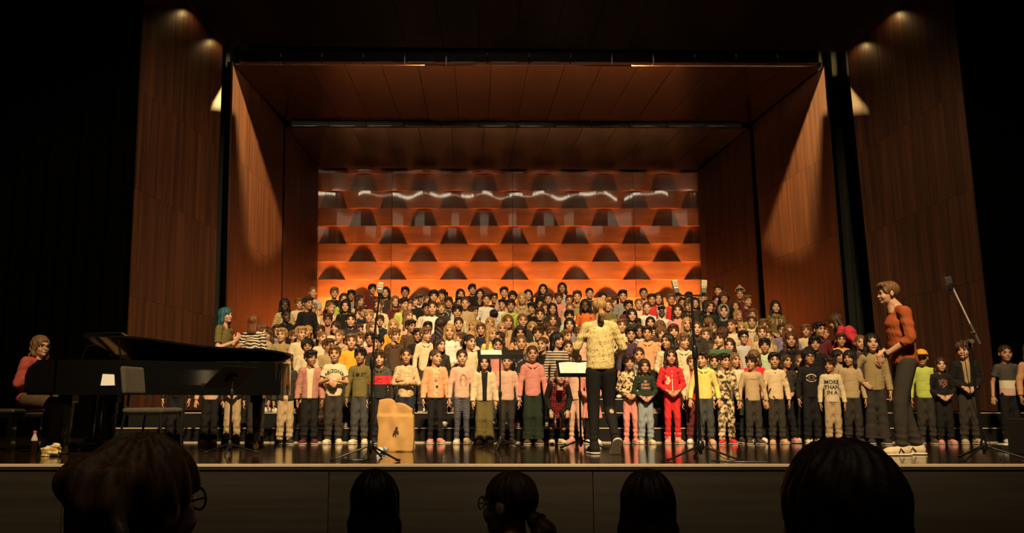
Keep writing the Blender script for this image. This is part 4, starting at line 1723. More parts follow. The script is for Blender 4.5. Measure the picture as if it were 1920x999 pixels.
b.build('frame', BLACK_SATIN, chair, True)


# ------------------------------------------------------------------ stands
def tripod_legs(root, r, zh, rot0, mat=BLACK_SATIN, zfoot=0.008):
    for k in range(3):
        a = rot0 + k * 2 * math.pi / 3
        b = MB()
        d = Vector((math.cos(a), math.sin(a), 0))
        b.tube([d * 0.015 + Vector((0, 0, zh)), d * 0.10 + Vector((0, 0, zh * 0.75)), d * r + Vector((0, 0, zfoot))], [0.010, 0.010, 0.009], 8)
        lg = b.build('leg', mat, root, True)
        b = MB()
        b.tube([d * (r - 0.035) + Vector((0, 0, zfoot + 0.009)), d * (r + 0.015) + Vector((0, 0, zfoot + 0.004))], 0.0115, 8)
        b.build('rubber_foot', BLACK_MATTE, lg, True)


def music_stand(px, D, zdesk, tilt, rz, label, rot0=0.2, w=0.50, h=0.34, base=0.30):
    loc = Vector((x_at(px, D, 0.4), D, 0))
    t = thing('music_stand', loc, label, 'music stand', rz)
    tripod_legs(t, base, 0.10, rot0)
    b = MB()
    b.tube([(0, 0, 0.03), (0, 0, 0.62)], 0.0125, 10)
    b.build('lower_pole', BLACK_SATIN, t, True)
    b = MB()
    b.tube([(0, 0, 0.60), (0, 0, zdesk - 0.02)], 0.009, 10)
    b.build('upper_pole', BLACK_SATIN, t, True)
    b = MB()
    b.lathe([(0.018, 0.58), (0.020, 0.60), (0.020, 0.64), (0.014, 0.655)], 12)
    b.build('clutch', BLACK_SATIN, t, True)
    b = MB()
    b.lathe([(0.028, 0.06), (0.030, 0.08), (0.024, 0.12), (0.016, 0.14)], 12)
    b.build('hub', BLACK_SATIN, t, True)
    M = Matrix.Translation((0, -0.02, zdesk)) @ Matrix.Rotation(math.radians(tilt), 4, 'X')
    b = MB()
    b.box((-w / 2, -h / 2, 0), (w / 2, h / 2, 0.006), M)
    desk = b.build('desk', BLACK_SATIN, t)
    b = MB()
    b.box((-w / 2, -h / 2 - 0.004, 0.0), (w / 2, -h / 2, 0.052), M)
    b.build('ledge', BLACK_SATIN, desk)
    b = MB()
    b.box((-0.04, -0.05, -0.03), (0.04, 0.05, -0.0005), M)
    b.build('bracket', BLACK_SATIN, desk)
    return t, M


def sheet_music(stand, M, pages, label, name='sheet_music', h=0.28):
    t = thing(name, stand.matrix_basis.translation, label, 'sheet music', stand.rotation_euler.z)
    for x0, x1, lift in pages:
        b = MB()
        n = 6
        for i in range(n):
            xa, xb = x0 + (x1 - x0) * i / n, x0 + (x1 - x0) * (i + 1) / n
            za, zb = [0.010 + lift * math.sin(math.pi * k / n) for k in (i, i + 1)]
            vs = [M @ Vector(v) for v in ((xa, -0.165, za), (xb, -0.165, zb), (xb, -0.165 + h, zb), (xa, -0.165 + h, za))]
            b.quad(*vs)
        b.build('page', PAPER, t)
        # printed staves
        b = MB()
        for k in range(9):
            y = -0.165 + h * (0.08 + 0.10 * k)
            for q in range(3):
                b.box((x0 + 0.02, y + q * 0.004, 0.0125 + lift), (x1 - 0.02, y + q * 0.004 + 0.0008, 0.0128 + lift), M)
        s = b.build('staves', plain('ink_grey', (0.35, 0.33, 0.28), 0.9), t)
        s['kind'] = 'stuff'
    return t


ms1, M1 = music_stand(938, 10.3, 1.065, 21, 0.0, 'black music stand with a nearly flat desk and one page', 0.35, 0.52, 0.32)
sheet_music(ms1, M1, ((-0.22, 0.02, 0.004),), 'single white page lying on the flat music stand', h=0.30)
ms2, M2 = music_stand(1088, 10.25, 0.90, 34, 0.0, 'black music stand with an open score beside the conductor', 0.2, 0.52, 0.34)
sheet_music(ms2, M2, ((-0.23, 0.0, 0.012), (0.0, 0.23, 0.012)), 'open white score lying on the stand beside the conductor')
b = MB()
b.box((0.10, -0.150, 0.030), (0.19, -0.12, 0.046), M2)
er = b.build('pencil_case', BLACK_MATTE)
er.location = ms2.location
tag(er, 'small black pencil case on the ledge of the open score', 'pencil case')
ms3, M3 = music_stand(433, 9.3, 0.78, 38, math.radians(-118), 'black music stand with an empty desk turned towards the piano tail', 0.6, 0.50, 0.34)


def mic_body(root_name, label, M, w=0.055, h=0.105, group=None, pale=True):
    bodym = GREY_METAL if pale else BLACK_SATIN
    grill = patterned('mic_grille', 'stripes', (0.12, 0.10, 0.07), (0.60, 0.52, 0.36), 60, 0.4, rough=0.4) if pale else patterned('mic_grille_dark', 'stripes', (0.012, 0.011, 0.010), (0.05, 0.045, 0.04), 60, 0.4, rough=0.4)
    t = thing(root_name, M.translation, label, 'microphone', 0, group)
    Rm = M.to_3x3().to_4x4()
    b = MB()
    b.box((-w / 2, -0.02, 0.0), (w / 2, 0.02, h * 0.45), Rm)
    b.build('body', bodym, t, bevel=0.006)
    b = MB()
    b.box((-w / 2 - 0.002, -0.022, h * 0.45), (w / 2 + 0.002, 0.022, h), Rm)
    b.build('grille', grill, t, bevel=0.006)
    b = MB()
    b.lathe([(0.016, -0.02), (0.018, 0.0)], 12, Rm)
    b.build('swivel', BLACK_SATIN, t, True)
    return t


# tall straight stand with a single microphone, close to the piano tail side
D = 8.4
ax = x_at(697, D, 0.6)
m1 = thing('microphone_stand', (ax, D, 0), 'tall straight microphone stand beside the tan sack', 'microphone stand')
tripod_legs(m1, 0.36, 0.13, math.radians(200))
b = MB()
b.tube([(0, 0, 0.05), (0, 0, 0.88)], 0.0135, 10)
b.build('lower_pole', BLACK_SATIN, m1, True)
b = MB()
b.tube([(0, 0, 0.86), (0.02, 0, 1.20), (0.055, 0, 1.49)], 0.0095, 10)
b.build('upper_pole', BLACK_SATIN, m1, True)
b = MB()
b.lathe([(0.020, 0.83), (0.023, 0.85), (0.023, 0.92), (0.016, 0.94)], 12)
b.lathe([(0.03, 0.09), (0.034, 0.12), (0.026, 0.17), (0.016, 0.18)], 12)
b.build('clutch', BLACK_SATIN, m1, True)
b = MB()
b.lathe([(0.012, 1.49), (0.014, 1.50), (0.010, 1.53)], 10, Matrix.Translation((0.055, 0, 0)))
b.build('thread_adapter', CHROME, m1, True)
mic_body('microphone', 'pale rectangular microphone on the tall stand beside the tan sack', Matrix.Translation((ax + 0.060, D, 1.545)) @ Matrix.Rotation(math.radians(6), 4, 'Y'))

# stand with a stereo bar carrying two microphones
ax = x_at(1312, D, 0.3)
m2 = thing('microphone_stand', (ax, D, 0), 'microphone stand with a crossbar in front of the yellow hoodie', 'microphone stand')
tripod_legs(m2, 0.37, 0.13, math.radians(205))
top = Vector((x_at(1297, D, 1.4) - ax, 0, 1.525))
b = MB()
b.tube([(0, 0, 0.05), (top.x * 0.6, 0, 0.98)], 0.0165, 10)
b.build('lower_pole', BLACK_SATIN, m2, True)
b = MB()
b.tube([(top.x * 0.58, 0, 0.96), (top.x, 0, top.z)], 0.0125, 10)
b.build('upper_pole', BLACK_SATIN, m2, True)
b = MB()
b.lathe([(0.024, 0.93), (0.027, 0.95), (0.027, 1.03), (0.018, 1.05)], 12, Matrix.Translation((top.x * 0.6, 0, 0)))
b.lathe([(0.032, 0.09), (0.038, 0.12), (0.028, 0.17), (0.016, 0.18)], 12)
b.build('clutch', BLACK_SATIN, m2, True)
b = MB()
xl, xr = x_at(1268, D, 1.53) - ax, x_at(1320, D, 1.53) - ax
b.box((xl, -0.012, top.z - 0.008), (xr, 0.012, top.z + 0.008))
b.build('crossbar', BLACK_SATIN, m2)
for s, xx, tl, lab in ((0, xl + 0.005, -9, 'grey microphone at the conductor end of the crossbar'), (1, xr - 0.005, 5, 'pale microphone at the outer end of the crossbar')):
    mic_body('microphone', lab, Matrix.Translation((ax + xx, D, top.z + 0.022)) @ Matrix.Rotation(math.radians(tl), 4, 'Y'), 0.050, 0.125, 'microphones on the crossbar')

# boom stand near the stage edge
ax = x_at(1843, D, 0.2)
m3 = thing('microphone_stand', (ax, D, 0), 'microphone stand with a chrome boom arm near the dark drape', 'microphone stand')
tripod_legs(m3, 0.37, 0.13, math.radians(215))
jt = Vector((x_at(1817, D, 1.1) - ax, 0, at(1817, 640, D).z))
b = MB()
b.tube([(0, 0, 0.05), (jt.x, 0, jt.z)], 0.014, 10)
b.build('pole', BLACK_SATIN, m3, True)
b = MB()
b.lathe([(0.03, 0.09), (0.036, 0.12), (0.026, 0.17), (0.016, 0.18)], 12)
b.build('clutch', BLACK_SATIN, m3, True)
e0 = at(1833, 645, D) - m3.location
e1 = at(1783, 541, D) - m3.location
e0.y, e1.y = -0.035, -0.035
b = MB()
b.tube([e0, e1], 0.0085, 10)
b.build('boom_arm', plain('silver_paint', (0.55, 0.50, 0.44), 0.35, 0.25), m3, True)
b = MB()
q = e0.lerp(e1, 0.0)
b.tube([e0, e0.lerp(e1, 0.36)], 0.014, 10)
b.tube([jt, Vector((jt.x, -0.05, jt.z))], 0.022, 10)
b.tube([e0.lerp(e1, 0.2) + Vector((0, -0.02, 0)), e0.lerp(e1, 0.2) + Vector((-0.05, -0.03, 0.0))], 0.006, 8)
b.build('boom_clamp', GREY_METAL, m3, True)
mic_body('microphone', 'black microphone at the tip of the chrome boom arm', Matrix.Translation(m3.location + e1 + Vector((-0.030, 0, -0.02))) @ Matrix.Rotation(math.radians(-8), 4, 'Y'), 0.060, 0.13, None, False)


def cable(pts, r, label, name='cable'):
    pts = [Vector(p) for p in pts]
    out = []
    for i in range(len(pts) - 1):
        p0, p1, p2, p3 = pts[max(i - 1, 0)], pts[i], pts[i + 1], pts[min(i + 2, len(pts) - 1)]
        for k in range(6):
            t = k / 6
            out.append(0.5 * ((2 * p1) + (-p0 + p2) * t + (2 * p0 - 5 * p1 + 4 * p2 - p3) * t * t + (-p0 + 3 * p1 - 3 * p2 + p3) * t ** 3))
    out.append(pts[-1])
    b = MB()
    b.tube(out, r, 6)
    o = b.build(name, BLACK_SATIN, None, True)
    return tag(o, label, 'cable')


rnd = random.Random(4)
mx = x_at(697, D, 0.6)
pts = [(mx + 0.075, D, 1.53), (mx + 0.06, D + 0.03, 1.2), (mx + 0.02, D + 0.03, 0.8), (mx + 0.02, D + 0.03, 0.35), (mx - 0.03, D - 0.06, 0.06), (mx - 0.10, D - 0.16, 0.006)]
for k in range(14):
    a = k * 0.9
    pts.append((mx - 0.12 + (0.12 + 0.02 * rnd.random()) * math.cos(a), D - 0.20 + 0.09 * math.sin(a), 0.006 + 0.001 * k))
cable(pts, 0.0035, 'black cable coiled on the floor below the tall stand')
mx = x_at(1312, D, 0.3)
pts = [(mx - 0.05, D + 0.03, 1.5), (mx - 0.03, D + 0.03, 0.9), (mx + 0.03, D + 0.03, 0.35), (mx + 0.10, D - 0.02, 0.12), (mx + 0.22, D - 0.06, 0.006), (mx + 0.36, D - 0.10, 0.006), (mx + 0.22, D - 0.22, 0.006), (mx + 0.05, D - 0.16, 0.006), (mx + 0.2, D - 0.3, 0.006), (mx + 0.5, D - 0.34, 0.006)]
cable(pts, 0.0035, 'black cable trailing from the crossbar stand')
mx = x_at(1843, D, 0.2)
pts = [Vector(m3.location) + e1 + Vector((-0.02, 0.02, -0.03)), Vector(m3.location) + e1 + Vector((0.0, 0.0, -0.14)), Vector(m3.location) + e1.lerp(e0, 0.35) + Vector((0, 0.02, 0)), (mx - 0.09, D + 0.03, 0.95), (mx - 0.02, D + 0.03, 0.4), (mx + 0.10, D - 0.1, 0.006), (mx + 0.3, D - 0.16, 0.006), (mx + 0.6, D - 0.12, 0.006)]
cable(pts, 0.0035, 'black cable hanging from the chrome boom arm')

# ------------------------------------------------------------------ tan sack standing on the floor
sk = Vector((x_at(743, 9.85, 0.2), 9.85, 0))
F = Field((-0.26, -0.16, -0.01), (0.26, 0.16, 0.66), 0.011)
F.box((0, 0, 0.19), (0.192, 0.105, 0.195), 0.016)
F.box((-0.006, 0, 0.36), (0.188, 0.090, 0.22), 0.014, 0.03)
F.cut((0.0, 0, 0.535), (0.46, 0, 1.0))
F.cut((0.0, 0, 0.565), (-0.05, 0, 1.0))
# open mouth
F.box((-0.02, 0, 0.60), (0.168, 0.062, 0.22), 0.02, 0.0, neg=True)
X, Y, Z = F.ax[0][:, None, None], F.ax[1][None, :, None], F.ax[2][None, None, :]
F.V = F.V + (0.006 * np.sin(11 * X + 16 * Z + 2.0 * np.sin(17 * X)) + 0.004 * np.sin(30 * X - 21 * Z)).astype(np.float32)
sackm = F.mesh('sack')
sack = put('sack', sackm, None, plain('sack_canvas', (0.42, 0.24, 0.080), 0.85, noise=0.12, scale=14, bump=0.5))
sack.location = sk
tag(sack, 'tan canvas sack with a small dark emblem standing on the stage', 'bag')
INK = plain('dark_ink', (0.025, 0.02, 0.02), 0.9)
pts, fs = [], []
for cx, cz, rx, rz in ((0.012, 0.245, 0.016, 0.020), (0.004, 0.212, 0.024, 0.018), (-0.010, 0.190, 0.020, 0.012), (0.026, 0.200, 0.010, 0.022), (-0.024, 0.172, 0.008, 0.016), (0.002, 0.170, 0.006, 0.016)):
    k0 = len(pts)
    for i in range(10):
        a = 2 * math.pi * i / 10
        pts.append((cx + rx * math.cos(a), cz + rz * math.sin(a)))
    fs.append(tuple(range(k0, k0 + 10)))
project_front(sack, sackm, pts, fs, 'emblem', INK, 0.004)

# drinks bottle by the bench, little bottle by the sack, crumpled bag
bt = Vector((x_at(64, 9.3, 0.1), 9.3, 0))
bot = thing('drinks_bottle', bt, 'dark cola bottle with a red cap on the floor by the bench', 'bottle')
b = MB()
b.lathe([(0.030, 0.0), (0.033, 0.01), (0.031, 0.06), (0.033, 0.10), (0.033, 0.135)], 16)
b.build('cola', plain('cola', (0.020, 0.006, 0.003), 0.1, noise=0.05), bot, True)
b = MB()
b.lathe([(0.0331, 0.136), (0.030, 0.16), (0.016, 0.195), (0.0135, 0.21)], 16)
b.build('neck', plain('bottle_clear', (0.55, 0.48, 0.40), 0.12, noise=0.03), bot, True)
b = MB()
b.lathe([(0.016, 0.208), (0.017, 0.212), (0.017, 0.232), (0.015, 0.236)], 16)
b.build('cap', plain('bottle_cap', (0.62, 0.10, 0.10), 0.4), bot, True)
p = floor_at(718, 849)
wb = thing('water_bottle', p + Vector((0, 0, 0.031)), 'small clear water bottle with a blue cap lying by the sack', 'bottle', math.radians(70))
b = MB()
b.lathe([(0.028, -0.10), (0.031, -0.095), (0.031, 0.04), (0.012, 0.08), (0.011, 0.09)], 14, Matrix.Rotation(math.pi / 2, 4, 'Y'))
b.build('body', plain('bottle_pale', (0.62, 0.64, 0.66), 0.12, noise=0.03), wb, True)
b = MB()
b.lathe([(0.014, 0.088), (0.014, 0.112), (0.012, 0.114)], 12, Matrix.Rotation(math.pi / 2, 4, 'Y'))
b.build('cap', plain('blue_cap', (0.05, 0.15, 0.40), 0.4), wb, True)
b = MB()
b.lathe([(0.0316, -0.06), (0.0316, 0.0)], 14, Matrix.Rotation(math.pi / 2, 4, 'Y'))
b.build('wrapper', plain('blue_wrapper', (0.10, 0.22, 0.45), 0.4), wb, True)
F = Field((-0.12, -0.09, -0.01), (0.12, 0.09, 0.16), 0.007)
F.ell((-0.03, 0, 0.05), (0.06, 0.05, 0.055))
F.ell((0.045, 0, 0.065), (0.05, 0.045, 0.06), 0.02)
F.noise(0.012, 60, 5)
F.cut((0, 0, 0.001), (0, 0, -1))
p = Vector((x_at(95, 8.95, 0.05), 8.95, 0))
cb = put('crumpled_bag', F.mesh('crumpled_bag'), None, patterned('bag_print', 'spots', (0.62, 0.38, 0.06), (0.72, 0.62, 0.42), 22, 0.5))
cb.location = p
tag(cb, 'small crumpled yellow and white bag on the floor below the keyboard', 'bag')

# black monitor speaker and pale case at the stage edge
p = floor_at(1926, 852)
sp = thing('floor_monitor', p, 'black box speaker at the edge of the stage beside the boom stand', 'speaker')
b = MB()
b.box((-0.07, -0.15, 0.0), (0.35, 0.2, 0.36))
b.build('cabinet', BLACK_MATTE, sp, bevel=0.01)
b = MB()
b.box((-0.05, -0.156, 0.03), (0.33, -0.15, 0.33))
b.build('grille', GREY_METAL if False else BLACK_SATIN, sp)
p = floor_at(1893, 842)
cs = thing('flat_case', p, 'low dark box with pale papers on top beside the box speaker', 'box')
b = MB()
b.box((-0.13, -0.08, 0), (0.13, 0.12, 0.045))
b.build('body', BLACK_MATTE, cs, bevel=0.005)
b = MB()
b.box((-0.09, -0.06, 0.0455), (0.12, 0.08, 0.062))
b.build('papers', PAPER, cs, bevel=0.002)


# ------------------------------------------------------------------ children on the floor in front of the riser (all in view, head to foot)
FRONT = []


def floor_child(px, ytop, D, label, pose='A', rz=0, hy=0, hair=('s', 'br'), skin='light', top='sweater', tmat='cream', bottom='straight', bmat='black', shoe='white',
                om=False, glasses=False, hat=None, hatmat=None, inner=None, sleeve=None, boot=False, tall=None, zf=0.0, pitch=0):
    zt = at(px, ytop, D).z
    H0 = 1.268 if pose != 'K' else 1.05
    s = (zt - zf) / H0
    loc = Vector((x_at(px, D, zt - 0.1), D, zf + 0.002))
    root, gm = make_child(loc, s, rz, pose, hy, hair[0], hair[1], skin, top, tmat, bottom, bmat, shoe, om, glasses, hat, hatmat, inner, 2, sleeve, boot, pitch)
    FRONT.append((loc.x, D, s))
    tag(root, label, 'child', 'children standing in front of the riser')
    return root, gm


D0 = 11.50
GREEN_INK = plain('green_ink', (0.03, 0.055, 0.03), 0.9)
WHITE_INK = plain('white_ink', (0.70, 0.66, 0.60), 0.9)
PINK_INK = plain('pink_ink', (0.60, 0.30, 0.24), 0.9)
RED_INK = plain('red_ink', (0.50, 0.10, 0.05), 0.9)
NAVY_INK = plain('navy_ink', (0.020, 0.022, 0.060), 0.9)
BROWN_INK = plain('brown_ink', (0.30, 0.16, 0.07), 0.9)

# behind the piano (only legs show under the case)
floor_child(335, 652, D0, 'child in black standing behind the piano next to the stacking chair', 'A', 10, 0, ('s', 'bk'), 'light', 'sweater', 'black', 'straight', 'black', 'charcoal')
floor_child(398, 660, D0, 'child in pale top with dangling hands behind the middle of the piano', 'D', 6, 0, ('f', 'br'), 'light', 'sweater', 'pale pink', 'straight', 'black', 'beige')
floor_child(440, 662, D0, 'child in beige trousers behind the empty music stand', 'B', 8, 0, ('s', 'lb'), 'light', 'sweater', 'pale grey', 'straight', 'beige', 'charcoal')
floor_child(484, 660, D0, 'child in dark jeans behind the piano leg at the tail', 'A', 6, 0, ('s', 'db'), 'light', 'sweater', 'black', 'straight', 'charcoal', 'brown')
r, g = floor_child(538, 661, D0, 'boy in black jacket and beige trousers half hidden by the piano tail', 'A', 14, 0, ('f', 'br'), 'light', 'jacket', 'charcoal', 'straight', 'beige', 'charcoal', inner='floral')
r, g = floor_child(583, 655, D0, 'black-haired boy in an open pink plaid overshirt and dark jeans', 'A', 8, 30, ('f', 'bk'), 'tan', 'jacket', 'plaid', 'straight', 'black', 'maroon', inner='cream')
r, g = floor_child(628, 646, D0, 'boy in a cream T-shirt with green college lettering', 'F', 4, 0, ('s', 'lb'), 'mid', 't_shirt', 'cream', 'straight', 'charcoal', 'cream')
shirt_text(r, g, 'ARIZONA', 0.925, 0.062, GREEN_INK, 4.0, 0.95)
shirt_text(r, g, 'STATE', 0.690, 0.045, plain('grey_green_ink', (0.20, 0.19, 0.12), 0.9), 0, 1.0, -0.02)
r, g = floor_child(676, 650, D0, 'black-haired boy in an olive sweatshirt with dark lettering', 'A', -2, 0, ('f', 'bk'), 'tan', 'sweater', 'olive', 'straight', 'denim', 'cream', True)
shirt_text(r, g, 'L', 0.895, 0.062, BLACK_MATTE, 0, 1.0, -0.078)
shirt_text(r, g, 'ST', 0.895, 0.062, BLACK_MATTE, 0, 1.0, 0.055)
shirt_ring(r, g, -0.022, 0.895, 0.026, 0.024, 0.98, BLACK_MATTE)
r, g = floor_child(714, 655, D0, 'boy in a black hoodie with a wide red chest stripe', 'A', -4, 0, ('f', 'br'), 'light', 'hoodie', 'red stripe', 'straight', 'black', 'charcoal') if False else (None, None)
PRINTM['red stripe'] = bands('print_red_block', [(0.0, (0.008, 0.007, 0.007)), (0.79, (0.60, 0.02, 0.035)), (0.905, (0.06, 0.05, 0.035))])
PRINTM['colour block'] = bands('print_pale_block', [(0.0, (0.62, 0.40, 0.36)), (0.70, (0.70, 0.64, 0.50)), (0.80, (0.055, 0.050, 0.045))])
r, g = floor_child(713, 655, D0, 'boy in a black hoodie with a wide red chest stripe', 'A', -4, 0, ('f', 'br'), 'light', 'hoodie', 'red stripe', 'straight', 'black', 'charcoal')
SCRIPT_INK = plain('dark_red_ink', (0.25, 0.008, 0.015), 0.9)
shirt_ring(r, g, 0.0, 0.862, 0.050, 0.010, 0.9, SCRIPT_INK, 10, 170)
shirt_ring(r, g, -0.030, 0.832, 0.026, 0.014, 0.25, SCRIPT_INK, 30, 330)
shirt_ring(r, g, 0.020, 0.832, 0.030, 0.018, 0.22, SCRIPT_INK, 200, 420)
r, g = floor_child(762, 650, D0, 'girl in a cream patterned sweater with folded arms behind the sack', 'C', 4, 0, ('p', 'db'), 'mid', 'sweater', 'floral', 'straight', 'navy', 'white')
r, g = floor_child(817, 653, D0, 'girl in an open peach cardigan over a printed shirt', 'A', 8, 30, ('p', 'br'), 'light', 'jacket', 'peach', 'slim', 'black', 'pink', inner='floral')
RED_OVAL = plain('coral_ink', (0.55, 0.12, 0.09), 0.9)
ig = CACHE[('inner', 'A')]
shirt_ring(r, ig, 0.0, 0.835, 0.026, 0.018, 0.98, RED_OVAL)
shirt_ring(r, ig, 0.012, 0.755, 0.016, 0.016, 0.98, BLACK_MATTE)
r, g = floor_child(866, 653, D0, 'girl in a pale pink shirt with a line portrait and mottled leggings', 'A', 6, 0, ('p', 'db'), 'light', 'sweater', 'pale pink', 'slim', 'mottled', 'cream', True)
for rx, rz_, xx, zz in ((0.030, 0.038, 0.01, 0.875), (0.040, 0.060, 0.012, 0.860), (0.052, 0.085, 0.015, 0.830)):
    shirt_ring(r, g, xx, zz, rx, rz_, 0.16, BROWN_INK, -60, 240)
r, g = floor_child(908, 664, D0, 'black-haired girl in an open cream jacket and wide khaki trousers', 'A', 2, 0, ('l', 'bk'), 'light', 'jacket', 'cream', 'wide', 'olive', 'peach', inner='black')
r, g = floor_child(950, 662, D0, 'girl in a long pale pink blouse behind the flat music stand', 'A', 0, 0, ('p', 'bk'), 'light', 'sweater', 'pale pink', 'slim', 'charcoal', 'charcoal')
r, g = floor_child(998, 646, D0, 'girl in a pink hoodie and wide dark green cargo trousers', 'A', 0, 0, ('p', 'br'), 'mid', 'hoodie', 'pink', 'wide', 'dark green', 'brown')
r, g = floor_child(1042, 690, D0 - 0.05, 'girl bending forward in a red plaid dress behind the open score', 'K', 6, 0, ('f', 'lb'), 'light', 'sweater', 'black', 'slim', 'black', 'cream')
PD = dict(POSES['K'])
PD['hem'] = 0.36
put('dress', top_mesh('dress', PD, 'sweater', 0.06, seed=8, loose=1.16), r, PRINTM['red plaid'])
r, g = floor_child(1078, 660, D0 + 0.1, 'brown-haired girl in pale pink dress and tights behind the open score', 'A', -20, -30, ('l', 'br'), 'light', 'sweater', 'pale pink', 'slim', 'pale pink', 'pink')
r, g = floor_child(1108, 672, D0, 'girl in a rose dress and black leggings hidden by the conductor', 'B', 0, 0, ('l', 'db'), 'light', 'sweater', 'pink', 'skirt', 'pink', 'white')
r, g = floor_child(1180, 664, D0 + 0.1, 'child in a leopard blouse and rose leggings beside the conductor', 'B', -6, 0, ('f', 'db'), 'mid', 'sweater', 'leopard', 'slim', 'pink', 'pink')
r, g = floor_child(1208, 672, D0, 'long-haired girl in a dark green shirt with pale lettering and light jeans', 'B', -2, 0, ('w', 'db'), 'mid', 'sweater', 'dark green', 'straight', 'pale jeans', 'cream', False, sleeve=1.93)
shirt_text(r, g, 'BE', 0.918, 0.040, PINK_INK)
shirt_text(r, g, 'EVERY', 0.872, 0.044, PINK_INK)
shirt_text(r, g, 'THING', 0.822, 0.044, PINK_INK)
r, g = floor_child(1257, 652, D0, 'girl in a red tracksuit with pink boots and clasped hands', 'B', -3, 0, ('l', 'db'), 'mid', 'sweater', 'red', 'slim', 'red', 'pink', boot=True)
project_front(r, g, [(-0.004, 0.63), (0.004, 0.63), (0.004, 0.955), (-0.004, 0.955)], [(0, 1, 2, 3)], 'zip', WHITE_INK)
pts, fs = [], []
for cx, cz, rx, rz_ in ((-0.05, 0.855, 0.020, 0.030), (-0.06, 0.805, 0.026, 0.030), (-0.035, 0.83, 0.016, 0.020), (-0.075, 0.885, 0.010, 0.016)):
    k0 = len(pts)
    for i in range(9):
        a = 2 * math.pi * i / 9
        pts.append((cx + rx * math.cos(a), cz + rz_ * math.sin(a)))
    fs.append(tuple(range(k0, k0 + 9)))
project_front(r, g, pts, fs, 'emblem', plain('peach_ink', (0.70, 0.48, 0.33), 0.9))
r, g = floor_child(1298, 664, D0 + 0.25, 'child in a cream jacket and red trousers behind the crossbar stand', 'A', -8, 0, ('s', 'lb'), 'light', 'jacket', 'cream', 'straight', 'maroon', 'white', inner='red')
r, g = floor_child(1318, 657, D0, 'boy in a pale yellow hoodie and dark jeans at the crossbar stand', 'D', -12, -30, ('s', 'db'), 'light', 'hoodie', 'lemon', 'straight', 'denim', 'peach', True)
r, g = floor_child(1357, 661, D0, 'boy in a camouflage suit with pale chest lettering and red shoes', 'A', -8, 30, ('s', 'bk'), 'mid', 'sweater', 'camo', 'straight', 'camo', 'red')
shirt_text(r, g, 'MARVEL', 0.885, 0.050, plain('pale_yellow_ink', (0.66, 0.56, 0.30), 0.9), 0, 0.9)
r, g = floor_child(1376, 659, D0 + 0.25, 'sandy-haired girl in cream shirt and dark green skirt behind the camouflage suit', 'A', -8, 30, ('l', 'lb'), 'mid', 'sweater', 'cream', 'skirt', 'dark green', 'charcoal')
r, g = floor_child(1408, 664, D0, 'boy in a plain beige long-sleeved shirt and brown boots', 'D', -4, -30, ('f', 'db'), 'mid', 'sweater', 'beige', 'straight', 'charcoal', 'brown')
shirt_ring(r, g, 0.0, 0.905, 0.075, 0.008, 0.9, BROWN_INK, 0, 180)
r, g = floor_child(1451, 659, D0, 'boy in a cream sweatshirt with scattered dark motifs', 'A', -10, 0, ('s', 'bk'), 'mid', 'sweater', 'blotched', 'straight', 'charcoal', 'peach')
r, g = floor_child(1516, 652, D0, 'spiky-haired boy with glasses in a black sweatshirt with a round pale emblem', 'A', -4, 0, ('c', 'bk'), 'mid', 'sweater', 'black', 'straight', 'black', 'cream', glasses=True)
shirt_ring(r, g, 0, 0.870, 0.070, 0.046, 0.20, WHITE_INK, 12, 168)
shirt_ring(r, g, 0, 0.858, 0.070, 0.046, 0.13, WHITE_INK, 192, 290)
shirt_ring(r, g, 0, 0.858, 0.070, 0.046, 0.13, WHITE_INK, 300, 342)
for zz, ww in ((0.884, 0.034), (0.872, 0.040), (0.858, 0.044), (0.845, 0.036)):
    project_front(r, g, [(-ww, zz - 0.003), (ww, zz - 0.003), (ww, zz + 0.003), (-ww, zz + 0.003)], [(0, 1, 2, 3)], 'emblem_line', BROWN_INK)
r, g = floor_child(1556, 669, D0 - 0.1, 'boy in a cream sweatshirt with big navy lettering and beige trousers', 'A', -14, -30, ('f', 'db'), 'mid', 'sweater', 'cream', 'straight', 'beige', 'charcoal')
shirt_text(r, g, 'MORE', 0.895, 0.078, NAVY_INK, 0, 0.95)
shirt_text(r, g, 'THAN', 0.820, 0.078, NAVY_INK, 0, 0.95)
shirt_text(r, g, 'IN A', 0.745, 0.078, NAVY_INK, 0, 0.95)
r, g = floor_child(1592, 655, D0 + 0.12, 'black bob-haired child in a beige sweater and dark jeans', 'A', -14, -30, ('k', 'bk'), 'mid', 'sweater', 'beige', 'straight', 'charcoal', 'charcoal')
r, g = floor_child(1634, 623, D0 + 0.05, 'tall girl in a khaki zipped jacket with one hand on her hip', 'G', -14, 0, ('l', 'bk'), 'light', 'sweater', 'khaki', 'flare', 'charcoal', 'charcoal')
project_front(r, g, [(-0.004, 0.63), (0.004, 0.63), (0.004, 0.955), (-0.004, 0.955)], [(0, 1, 2, 3)], 'zip', BROWN_INK)
r, g = floor_child(1728, 654, D0 + 0.1, 'child in a yellow hat and lime sleeves beside the man in rust', 'A', -24, 0, ('b', 'br'), 'mid', 'sweater', 'lime', 'straight', 'charcoal', 'brown', hat='cap', hatmat='yellow')
PRINTM['dark vest'] = PRINTM['dark floral']
r, g = floor_child(1763, 668, D0, 'small girl with dark fringe in a black printed sweater and pink shoes', 'B', -14, 0, ('l', 'db'), 'light', 'sweater', 'black', 'straight', 'black', 'pink')
for xx, zz, rr in ((-0.035, 0.90, 0.022), (0.0, 0.915, 0.020), (0.035, 0.90, 0.022), (-0.03, 0.86, 0.020), (0.02, 0.855, 0.024), (0.0, 0.82, 0.016), (0.045, 0.86, 0.012)):
    shirt_ring(r, g, xx, zz, rr, rr, 0.45, plain('rose_ink', (0.30, 0.12, 0.08), 0.9))
